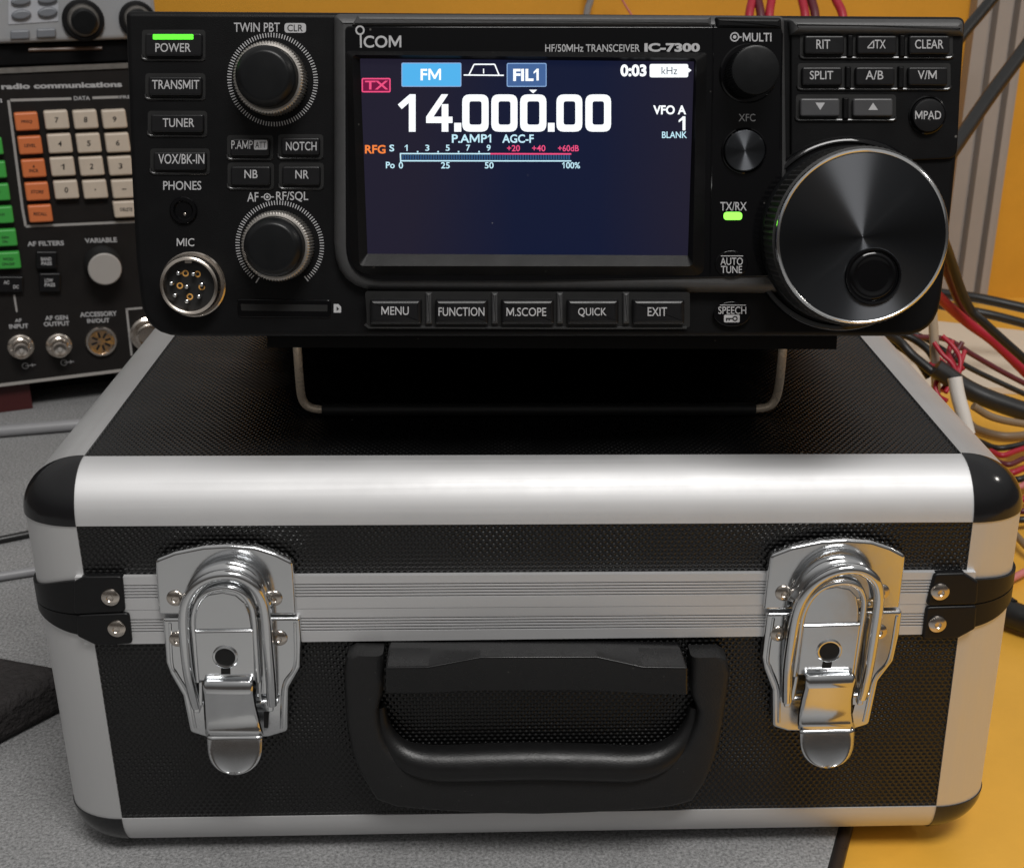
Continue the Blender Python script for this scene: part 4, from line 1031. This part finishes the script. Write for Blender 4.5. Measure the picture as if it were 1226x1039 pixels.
def tkey(x0, y0, x1, y1, m, text=None, zm=Z1_, tm='ink_dark', dx=0):
    a = zm(x0, y0); b = zm(x1, y1); h = 5.0; sk = (b[1] - a[1]) * .145; sl = -(b[0] - a[0]) * .05
    mb = MB(); prism(mb, rp(FT, [(a[0] - sk / 2, a[1] - sl / 2), (b[0] - sk / 2, a[1] + sl / 2), (b[0] + sk / 2, b[1] + sl / 2), (a[0] + sk / 2, b[1] - sl / 2)], [1.4] * 4, h), h, 0, 1.2, 3)
    o = mb.build('key', m, tset)
    if text:
        its = []
        for (s, w, hh, oy) in text:
            cx, cy = (a[0] + b[0]) / 2, (a[1] + b[1]) / 2 + oy; its.append((s, cx - w / 2, cy - hh / 2, cx + w / 2, cy + hh / 2))
        lettering(FT, its, h + .08, o, tm, .02)
for r_, (row, y0, y1, xo) in enumerate((('789', 552, 645, 222), ('456', 668, 764, 238), ('123', 784, 878, 252), ('0.-', 900, 992, 270))):
    for k, chh in enumerate(row):
        t = [('-' if chh == '-' else chh, 5 if chh in '-' else 1.8 if chh == '.' else 4.4, 1.2 if chh == '-' else 1.8 if chh == '.' else 6.6, 0)]
        tkey(xo + 144 * k, y0 - 2 * k, xo + 144 * k + 120, y1 - 2 * k, 'cream', t)
tkey(566, 88, 690, 170, 'cream', [('DELETE', 15, 4, 0)], Z2_)
for k, (t, yy) in enumerate((([('FREQ', 13, 4, 0)], 562), ([('LEVEL', 14, 4, 0)], 680), ([('\u0394', 3, 3, -3), ('INCR', 11, 4, 2.4)], 795), ([('STORE', 15, 4, 0)], 910))):
    tkey(74 + 17.5 * k, yy, 192 + 17.5 * k, yy + 90, 'orange', t)
tkey(142, 108, 260, 194, 'orange', [('RECALL', 16, 4, 0)], Z2_)
for k, (yy, t) in enumerate(((690, 'RX'), (806, 'TX'), (918, 'AF'))): tkey(-104 + 17 * k, yy, 14 + 17 * k, yy + 84, 'green', [(t, 6, 3.4, 0)])
for k, (yy, t) in enumerate(((116, [('AUX', 9, 3, -1)]), (230, [('GEN', 9, 3, -1), ('ON', 6, 3, 4)]), (342, [('MOD', 12, 3.6, -2), ('ON-OFF', 15, 3.6, 4)]))): tkey(-52 + 17 * k, yy, 66 + 18 * k, yy + 84, 'green', t, Z2_)
# frame lines and lettering on the panel
mb = MB()
def tl(zm, a, b, w): stroke(mb, tx(*zm(*a), .1), tx(*zm(*b), .1), w, .1)
tl(Z1_, (52, 500), (355, 492), 1.6); tl(Z1_, (460, 488), (590, 484), 1.6); tl(Z1_, (42, 500), (112, 1039), 1.6)
tl(Z2_, (112, 125), (128, 212), 1.6); tl(Z2_, (128, 213), (700, 188), 1.6); tl(Z2_, (625, 625), (708, 618), 1.4); tl(Z2_, (630, 625), (655, 855), 1.4); tl(Z2_, (70, 552), (84, 638), 1.2)
mb.build('panel_lines', 'silver_line', tset_body, recalc=False)
def slant(items, zm, bold=.03):
    """words printed on the panel, each given by its four picture corners' box; the rows rise to the right with the panel"""
    mb = MB()
    for s, x0, y0, x1, y1, rise in items:
        vs, fs, a, b, c, d = glyphs(s, bold, 1.0)
        tl_, tr, bl, br = (Vector(tx(*zm(*q), .1)) for q in ((x0, y0), (x1, y0 - rise), (x0 + (y1 - y0) * .14, y1), (x1 + (y1 - y0) * .14, y1 - rise)))
        vv = []
        for x, y in vs:
            u = (x - a) / (b - a); w = (y - c) / (d - c); q = (bl * (1 - u) + br * u) * (1 - w) + (tl_ * (1 - u) + tr * u) * w; vv.append((q.x, -.1, q.y))
        mb.add(vv, fs)
    mb.build('lettering', 'ink', tset_body, recalc=False)
slant([('radio communications', 4, 418, 604, 446, 12)], Z1_, .04)
slant([('DATA', 366, 480, 446, 500, 1), ('FREQ', 594, 477, 680, 495, 2), ('I', 0, 492, 8, 512, 0)], Z1_, .02)
slant([('AF FILTERS', 134, 288, 316, 312, 5), ('VARIABLE', 420, 272, 580, 296, 5), ('AF', 72, 672, 106, 690, 2), ('INPUT', 44, 700, 140, 722, 4), ('AF GEN', 222, 658, 336, 680, 4), ('OUTPUT', 216, 688, 344, 710, 5), ('ACCESSORY', 396, 640, 580, 664, 7), ('IN/OUT', 432, 672, 544, 694, 4)], Z2_, .03)
for x0, y0, x1, y1, t in ((180, 338, 284, 424, (('BAND', 204, 366, 256, 384), ('PASS', 206, 388, 258, 406))), (196, 446, 302, 538, (('LOW', 222, 472, 264, 490), ('PASS', 222, 494, 274, 512))), (-20, 462, 116, 540, (('AC', 18, 482, 46, 500), ('DC', 66, 504, 94, 522)))):
    a = Z2_(x0, y0); b = Z2_(x1, y1); mb = MB(); prism(mb, rp(FT, [(a[0], a[1]), (b[0], a[1]), (b[0], b[1]), (a[0], b[1])], [1] * 4, 4), 4.2, 0, .9); o = mb.build('key', 'button', tset)
    lettering(FT, [(s, *Z2_(p, q), *Z2_(r2, s2), .03) for s, p, q, r2, s2 in t], 4.28, o)
c = tx(*Z2_(522, 426), 17); mb = MB(); lathe(mb, c, [(12.0, 0), (11.4, 14), (10.6, 16)], 48); o = mb.build('knob', 'rubber', tset)
mb = MB(); lathe(mb, c, [(10.6, 15.6), (10.4, 16.8), (9.8, 17.2), (.0001, 17.2)], 48); mb.build('knob_cap', 'cap_grey', o)
for bx, by in ((104, 812), (294, 806)):
    c = tx(*Z2_(bx, by), 2); mb = MB(); lathe(mb, c, [(8.3, 0), (8.3, 2), (7.2, 3), (6.2, 3), (5.4, 3.5), (5.4, 12), (5.0, 12.5), (4.2, 12.5), (4.0, 9)], 40); o = mb.build('coaxial_socket', 'nickel', tset)
    mb = MB(); lathe(mb, c, [(4.1, 9.2), (1.5, 9.2), (1.5, 11.4), (1.2, 12), (.0001, 12)], 30); mb.build('socket_insert', 'cap_grey', o)
    for sgn in (-1, 1):
        mb = MB(); tube(mb, [(c[0] + sgn * 5, -8.5, c[1]), (c[0] + sgn * 6.6, -8.5, c[1])], .9, 10); mb.build('bayonet_pin', 'nickel', o)
mb = MB()
for bx, by in ((126, 906), (318, 890)):
    c = tx(*Z2_(bx, by), .1); annulus(mb, c, 1.7, 2.1, .1); stroke(mb, c, (c[0] + 6.5, c[1]), .5, .12); stroke(mb, (c[0] + 4.4, c[1] + 1.2), (c[0] + 4.4, c[1] - 1.2), .5, .13)
mb.build('printed_marks', 'ink', tset_body, recalc=False)
c = tx(*Z2_(504, 786), 2); mb = MB(); lathe(mb, c, [(10.4, 0), (10.4, 2), (9.8, 2.8), (8.6, 2.8), (8.2, 1.6)], 48); o = mb.build('round_socket', 'nickel', tset)
mb = MB(); lathe(mb, c, [(8.3, 1.6), (.0001, 1.6)], 40); mb.build('socket_insert', 'brass', o)
mb = MB()
for k in range(8):
    a = 2 * math.pi * k / 8 + .2; d = Vector((math.cos(a), math.sin(a))); cc = Vector(c); stroke(mb, cc + d * 2.6, cc + d * 6.6, 1.5, 1.66)
mb.build('socket_slots', 'hole_shade', o, recalc=False)
c = tx(*Z2_(742, 760), 8); mb = MB(); lathe(mb, c, [(12, 0), (12, 3), (10.5, 4), (9, 4), (9, 10), (8, 10.6), (7, 10.6), (6.6, 6), (.0001, 6)], 44); mb.build('large_socket', 'nickel', tset)

# ------------------------------------------------------------------ black unit and grey radio stacked on the test set
def stacked(name, label, cat, z, x0, x1, hgt, m, dep, h=0.0, bev=1.0):
    f = Frame(FT.loc + FT.R @ Vector((0, 0, z)), FT.eul); o = thing(name, f, label, cat)
    mb = MB(); prism(mb, rect(x0, 0, x1, hgt), h, -dep, bev, 3); b = mb.build('housing', m, o); return o, f, b
zb1 = ztop + .8
zb2 = FT.pix(70, 50, -6)[1]
unit, FU, ub = stacked('equipment_unit', 'low black unit between the grey radio and the test set', 'unit', zb1, -330, tr_x, zb2 - zb1 - 1.0, 'panel', 180, -6)
mb = MB(); p0, p1 = FU.pix(34, 60, -5.5), FU.pix(122, 58, -5.5); tube(mb, [(p0[0], 5.6, p0[1]), (p1[0], 5.6, p1[1])], 1.2, 8); mb.build('brown_reflection', mat('painted brown reflection', (.10, .05, .025), .4, noise=80, var=.1), unit)  # reflection on the black unit, painted in as a thin brown tube
M['grey_case'] = mat('grey plastic', (.30, .305, .315), .5, noise=60, var=.06, bump=(900, .1, .0004))
M['grey_pale'] = mat('pale grey plastic', (.42, .43, .46), .5, noise=60, var=.06)
M['key_dark'] = mat('grey-blue key', (.17, .18, .20), .38, noise=60, var=.1)
rx1 = FT.pix(188, 30, 0)[0]
zr = zb2 + .2
gr, FG, gb = stacked('grey_radio', 'grey radio with oval keys and a black knob on top of the stack at left', 'radio', zr, -330, rx1, 60, 'grey_case', 150, 0, 3.0)
gx = FG.pix
mb = MB(); prism(mb, rp(FG, [(10, -20), (70, -24), (70, 26), (10, 30)], [.5] * 4, .4), .5, -.2, .2); mb.build('key_plate', 'grey_pale', gr)
for (cx, cy, rw, rh) in ((25, 2, 12, 5), (57, 0, 12, 5), (25.5, 18, 12, 6), (57, 15, 12, 6.2)):
    q = [gx(cx + rw * math.cos(a), cy + rh * math.sin(a) - .06 * rw * math.cos(a), 2) for a in [2 * math.pi * k / 30 for k in range(30)]]
    mb = MB(); prism(mb, q, 3, 0, 1.2, 3); o = mb.build('oval_key', 'key_dark', gr)
for (cx, cy, t) in ((24, 42, 'SET'), (55.5, 40, 'SCAN')):
    mb = MB(); prism(mb, rp(FG, [(cx - 11.5, cy - 5), (cx + 11.5, cy - 6), (cx + 11.5, cy + 5), (cx - 11.5, cy + 6)], [1.2] * 4, 2), 3, 0, 1, 3); o = mb.build('key', 'key_dark', gr)
for (cx, cy, r_) in ((100, 25, 22.5), (165, 24, 20)):
    c = gx(cx, cy, 4); s = .56; mb = MB(); lathe(mb, c, [(r_ * s, 0), (r_ * s, 2.5), (r_ * s * .93, 3.6), (r_ * s * .8, 3.8), (r_ * s * .76, 3.2)], 56); o = mb.build('knob', 'button', gr)
    mb = MB(); lathe(mb, c, [(r_ * s * .78, 3), (r_ * s * .70, 5), (r_ * s * .66, 6), (r_ * s * .60, 6)], 50); mb.build('knob_ring', 'knob_metal', o)
    mb = MB(); lathe(mb, c, [(r_ * s * .62, 4), (r_ * s * .60, 14), (r_ * s * .5, 15), (.0001, 15)], 50); mb.build('knob_cap', 'knob', o)

# ------------------------------------------------------------------ trunking, cables and oddments
M['trunk'] = mat('grey-beige trunking', (.33, .30, .28), .55, noise=30, var=.06)
FK = Frame((on_y(1180, 200, 716).x, 716, 0), (0, 0, 0))
tk = thing('cable_trunking', FK, 'ribbed grey beige trunking running up the ochre wall', 'trunking')
wl0 = FK.pix(1146, 200, 18)[0]; wr0 = FK.pix(1210, 200, 18)[0]; w_ = wr0 - wl0
prof = [(0, .2), (0, 16), (.24, 17), (.28, 9), (.34, 9), (.38, 18), (.62, 18), (.66, 8), (.73, 8), (.77, 17), (.86, 17), (.89, 9), (1.0, 8), (1.0, .2)]
mb = MB(); n = len(prof)
mb.add([(wl0 + w_ * a, -b, z) for z in (-3.8, 700) for a, b in prof], [(i, (i + 1) % n, n + (i + 1) % n, n + i) for i in range(n)] + [tuple(range(n)), tuple(range(2 * n - 1, n - 1, -1))])
mb.build('trunk_cover', 'trunk', tk, angle=20)

M['pvc_black'] = mat('black cable sheath', (.011, .011, .011), .4, noise=120, var=.2, rvar=.08)
M['pvc_red'] = mat('red cable sheath', (.38, .012, .03), .42, noise=120, var=.12)
M['pvc_maroon'] = mat('maroon cable sheath', (.10, .012, .02), .45, noise=120, var=.12)
M['pvc_pink'] = mat('pink wire sheath', (.55, .18, .17), .45, noise=120, var=.1)
M['pvc_tan'] = mat('tan cable sheath', (.20, .14, .085), .45, noise=120, var=.15)
M['pvc_white'] = mat('white sleeve', (.62, .60, .57), .45, noise=120, var=.06)
M['pvc_grey'] = mat('grey tube', (.26, .26, .27), .4, noise=120, var=.08)
M['pvc_clear'] = mat('cloudy tube', (.42, .36, .28), .3, noise=120, var=.1)
M['paper'] = mat('cream card', (.66, .58, .47), .6, noise=30, var=.06)
M['foam'] = mat('dark foam', (.034, .031, .031), .9, spec=.2, noise=160, var=.5, bump=(420, 1, .002))
def cable(name, label, m, pts, r, cat='cable', group=None, plane='y', n=10):
    """pts: (picture x, picture y, distance y or height z); thing's origin at its first point"""
    w = [on_y(a, b, c) if plane == 'y' else on_z(a, b, c) for a, b, c in pts]
    o0 = w[0]; mb = MB(); tube(mb, smooth_open([p - o0 for p in w], 8), r, n); o = mb.build(name, m, None, angle=60); o.location = o0 * MM
    return tag(o, label, cat, group)
cable('cable', 'thick black cable slanting down across the grey trunking', 'pvc_black', [(1250, 24, 560), (1226, 60, 540), (1185, 115, 500), (1150, 166, 460), (1120, 210, 420)], 5.0)
cable('cable', 'black cable in front of the top of the trunking, reaching the radio\'s top right corner', 'pvc_black', [(1215, -36, 600), (1184, 4, 580), (1157, 36, 560), (1130, 70, 540)], 4.2)
for k, (x, dx, m, t) in enumerate(((897, 4, 'pvc_red', 'leftmost short red wire rising behind the radio top'), (911, -4, 'pvc_maroon', 'dark maroon wire rising behind the radio top beside the leftmost red one'), (921, 3, 'pvc_red', 'red wire right of the maroon one behind the radio top'), (964, -4, 'pvc_red', 'red wire left in the middle pair behind the radio top'), (976, -5, 'pvc_maroon', 'maroon wire right in the middle pair behind the radio top'), (1009, -9, 'pvc_red', 'rightmost leaning red wire behind the radio top'))):
    cable('wire', t, m, [(x + dx * 2, -30, 560), (x + dx, -2, 550), (x, 20, 540), (x, 60, 530)], 3.0, 'wire', 'wires rising behind the radio')
cable('wire', 'thin pink wire on the ochre wall above the screen', 'pvc_pink', [(736, -20, 690), (745, 0, 690), (752, 12, 690), (770, 40, 690)], .8, 'wire')
cable('cable', 'short grey cable on the ochre wall above the screen', 'pvc_grey', [(709, -30, 700), (707, 0, 700), (703, 14, 700), (698, 50, 700)], 2.8)
cable('cable', 'black cable curving from the radio side down over the red cable', 'pvc_black', [(1120, 262, 300), (1135, 301, 330), (1157, 362, 350), (1180, 388, 350), (1240, 442, 350)], 2.7)
cable('cable', 'maroon cable beside the radio edge left of the black one', 'pvc_maroon', [(1122, 300, 330), (1135, 330, 350), (1150, 365, 368), (1168, 392, 372)], 2.4)
cable('cable', 'bright red cable running right from the radio bottom corner', 'pvc_red', [(1110, 340, 340), (1131, 362, 355), (1158, 386, 365), (1192, 411, 365), (1240, 458, 360)], 3.1)
cable('cable', 'upper of two thick black cables at the foot of the trunking', 'pvc_black', [(1100, 345, 520), (1131, 352, 520), (1171, 357, 520), (1240, 372, 510)], 3.6)
cable('cable', 'lower of two thick black cables at the foot of the trunking', 'pvc_black', [(1110, 362, 490), (1150, 370, 490), (1190, 378, 485), (1240, 391, 480)], 3.2)
cable('cable', 'brown cable sagging over the cream card', 'pvc_maroon', [(1050, 396, 330), (1085, 403, 330), (1131, 406, 335), (1165, 425, 335), (1198, 444, 335), (1240, 466, 335)], 1.6)
cable('tube', 'cloudy tube standing behind the case edge by the radio corner', 'pvc_clear', [(1115, 350, 300), (1117, 384, 300), (1119, 420, 300), (1121, 470, 300)], 2.6, 'tube')
cable('connector_sleeve', 'white sleeve leaning on the right top edge of the case', 'pvc_white', [(1143, 452, 236), (1147, 474, 232), (1153, 496, 228), (1159, 520, 224)], 3.6, 'sleeve')
cable('cable', 'thick black cable running right behind the white sleeve', 'pvc_black', [(1120, 440, 285), (1155, 464, 280), (1190, 480, 275), (1240, 497, 270)], 5.2)
cable('cable', 'black cable curled beside the rear of the case', 'pvc_black', [(1060, 398, 300), (1078, 410, 300), (1092, 425, 296), (1110, 440, 292), (1125, 452, 288)], 2.6)
cable('cable', 'tan cable lying on the yellow table by the case corner', 'pvc_tan', [(1160, 506, 2), (1171, 514, 0), (1204, 522, 0), (1250, 518, 0)], 2.6, plane='z')
for k, (pts, m, t) in enumerate((([(1118, 410, 296), (1128, 424, 292), (1140, 436, 288), (1148, 455, 284)], 'pvc_red', 'red wire looping into the top of the white sleeve'),
        ([(1128, 402, 300), (1142, 416, 296), (1150, 432, 290), (1146, 458, 284)], 'pvc_red', 'red wire bent right above the white sleeve'),
        ([(1155, 420, 296), (1150, 436, 290), (1142, 452, 284), (1132, 470, 278)], 'pvc_red', 'red wire crossing left above the white sleeve'),
        ([(1126, 448, 290), (1120, 462, 286), (1124, 474, 282), (1134, 480, 278)], 'pvc_red', 'red wire curling down along the case edge'))):
    cable('wire', t, m, pts, 1.3, 'wire', 'red wires above the white sleeve')
for k, (pts, m, t) in enumerate((([(1186, 540, 3), (1200, 545, 4), (1216, 540, 4), (1245, 530, 4)], 'pvc_red', 'upper red wire on the table beside the black case corner'),
        ([(1192, 552, 2), (1208, 556, 3), (1226, 549, 4), (1245, 545, 4)], 'pvc_maroon', 'maroon wire on the table beside the black case corner'),
        ([(1208, 575, 2), (1218, 583, 6), (1230, 578, 6), (1250, 570, 4)], 'pvc_pink', 'pink wire in the bundle right of the case corner'),
        ([(1210, 592, 2), (1222, 598, 6), (1236, 592, 5), (1250, 590, 4)], 'pvc_red', 'lower red wire in the bundle right of the case corner'),
        ([(1213, 606, 2), (1224, 612, 5), (1250, 606, 4)], 'pvc_maroon', 'lowest maroon wire in the bundle right of the case corner'))):
    cable('wire', t, m, pts, 1.8, 'wire', 'wires beside the right case corner', plane='z')
cable('wire', 'pinkish red wire emerging beside the right corner strap', 'pvc_pink', [(1190, 702, -1), (1208, 694, 0), (1226, 685, 0), (1250, 672, 0)], 1.9, 'wire', plane='z')
for pts, m, r_, t in (([(1052, 404, 312), (1075, 414, 306), (1098, 432, 300), (1112, 452, 296)], 'pvc_black', 2.0, 'thin black cable hugging the rear right edge of the case'),
        ([(1068, 396, 330), (1090, 404, 326), (1110, 418, 318), (1122, 436, 310)], 'pvc_black', 2.2, 'black cable below the radio corner left of the cloudy tube'),
        ([(1085, 396, 350), (1105, 404, 345), (1128, 418, 340), (1160, 440, 335), (1240, 478, 330)], 'pvc_black', 1.6, 'thin black cable across the lower edge of the cream card'),
        ([(1165, 486, 180), (1190, 500, 180), (1230, 508, 180), (1260, 510, 180)], 'pvc_tan', 1.8, 'thin tan cable above the lying tan one')):
    cable('cable', t, m, pts, r_)
for pts, m, t in (([(1122, 428, 304), (1132, 438, 296), (1136, 452, 290), (1128, 468, 284)], 'pvc_red', 'red wire looping low beside the cloudy tube'),
        ([(1140, 408, 306), (1136, 424, 300), (1144, 440, 292), (1150, 458, 286)], 'pvc_red', 'red wire hanging straight into the white sleeve'),
        ([(1112, 436, 300), (1126, 440, 296), (1142, 446, 290), (1154, 440, 288)], 'pvc_red', 'red wire tied across the others above the white sleeve'),
        ([(1152, 410, 304), (1140, 430, 298), (1130, 446, 292), (1122, 456, 288)], 'pvc_maroon', 'maroon wire among the red ones above the white sleeve')):
    cable('wire', t, m, pts, 1.4, 'wire', 'red wires above the white sleeve')
for pts, m, t in (([(1172, 528, 4), (1192, 536, 5), (1214, 534, 6), (1250, 524, 6)], 'pvc_black', 'black wire just under the tan cable behind the right case corner'),
        ([(1205, 568, 3), (1216, 574, 8), (1232, 570, 9), (1252, 562, 8)], 'pvc_black', 'black wire running through the bundle right of the case corner'),
        ([(1208, 618, 2), (1220, 622, 3), (1236, 620, 4), (1252, 616, 4)], 'pvc_black', 'lowest black wire right of the case corner'),
        ([(1196, 560, 2), (1210, 566, 6), (1228, 560, 7), (1250, 556, 6)], 'pvc_red', 'red wire between the maroon and pink ones right of the case corner'),
        ([(1204, 628, 2), (1216, 640, 3), (1230, 655, 3), (1250, 668, 3)], 'pvc_tan', 'tan wire slanting down right of the case corner')):
    cable('wire', t, m, pts, 1.9, 'wire', 'wires beside the right case corner', plane='z')
# black plug on the table
w = [on_z(1190, 728, 4), on_z(1204, 733, 4), on_z(1226, 741, 4), on_z(1262, 752, 4)]
FP = Frame((w[0].x, w[0].y, -3.9), (0, 0, 0)); plug = thing('cable_plug', FP, 'black cylindrical plug lying on the yellow table beside the right strap', 'plug')
mb = MB(); tube(mb, [p - FP.loc for p in w], [5.6, 6.6, 6.6, 6.6], 20); mb.build('plug_body', 'pvc_black', plug, angle=50)
mb = MB(); a = on_z(1203, 716, 9) - FP.loc; b = on_z(1214, 723, 9) - FP.loc; tube(mb, [a, b], 2.4, 10); mb.build('plug_catch', 'pvc_black', plug)
# card and box on the table at right
FCd = Frame((0, 0, 0), (0, 0, 0))
q = [on_z(1080, 372, 6), on_z(1260, 392, 6), on_z(1275, 458, 6), on_z(1070, 452, 6)]
ctr = sum(q, Vector()) / 4; mb = MB(); n = 4
mb.add([(p - ctr) + Vector((0, 0, dz - 6)) for dz in (6, 1.5) for p in q], [(0, 1, 2, 3), (7, 6, 5, 4)] + [(i, (i + 1) % 4, 4 + (i + 1) % 4, 4 + i) for i in range(4)])
o = mb.build('card_sheet', 'paper'); o.location = ctr * MM; o.location.z += -.0055 + .006 - .0058; tag(o, 'cream card lying on the yellow table under the red and brown cables', 'card')
# left hand oddments
cable('tube', 'grey tube lying on the felt mat in front of the test set', 'pvc_grey', [(-60, 521, 4.2), (0, 516, 4.2), (60, 511, 4.2), (130, 505, 4.2), (180, 500, 4.2)], 4.0, 'tube', plane='z')
cable('cable', 'black cable meeting the case left edge below its corner cap', 'pvc_black', [(-40, 653, 2.2), (0, 646, 2.2), (40, 638, 2.2), (90, 628, 2.2)], 2.0, plane='z')
cable('cable', 'grey cable on the felt mat left of the closing band', 'pvc_grey', [(-40, 696, 2.6), (0, 690, 2.6), (45, 683, 2.6), (100, 675, 2.6)], 2.4, plane='z')
q = [on_z(-60, 770, 18), on_z(0, 783, 18), on_z(66, 795, 18), on_z(80, 806, 18), on_z(66, 812, 18), on_z(0, 845, 18), on_z(-60, 876, 18)]
ctr = Vector((q[1].x, q[1].y, 0)); n = len(q); mb = MB()
prs = [(p.x - ctr.x, -(p.y - ctr.y)) for p in q]
vs = [(p.x - ctr.x, p.y - ctr.y, 18 if k else .2) for k in (1, 0) for p in q]
mb.add(vs, [tuple(range(n)), tuple(range(2 * n - 1, n - 1, -1))] + [(i, (i + 1) % n, n + (i + 1) % n, n + i) for i in range(n)])
o = mb.build('foam_block', 'foam', angle=20); o.location = ctr * MM; tag(o, 'dark rough foam wedge on the felt mat at the left edge', 'foam block')
bv = o.modifiers.new('edges', 'BEVEL'); bv.width = .004; bv.segments = 3; bv.limit_method = 'ANGLE'
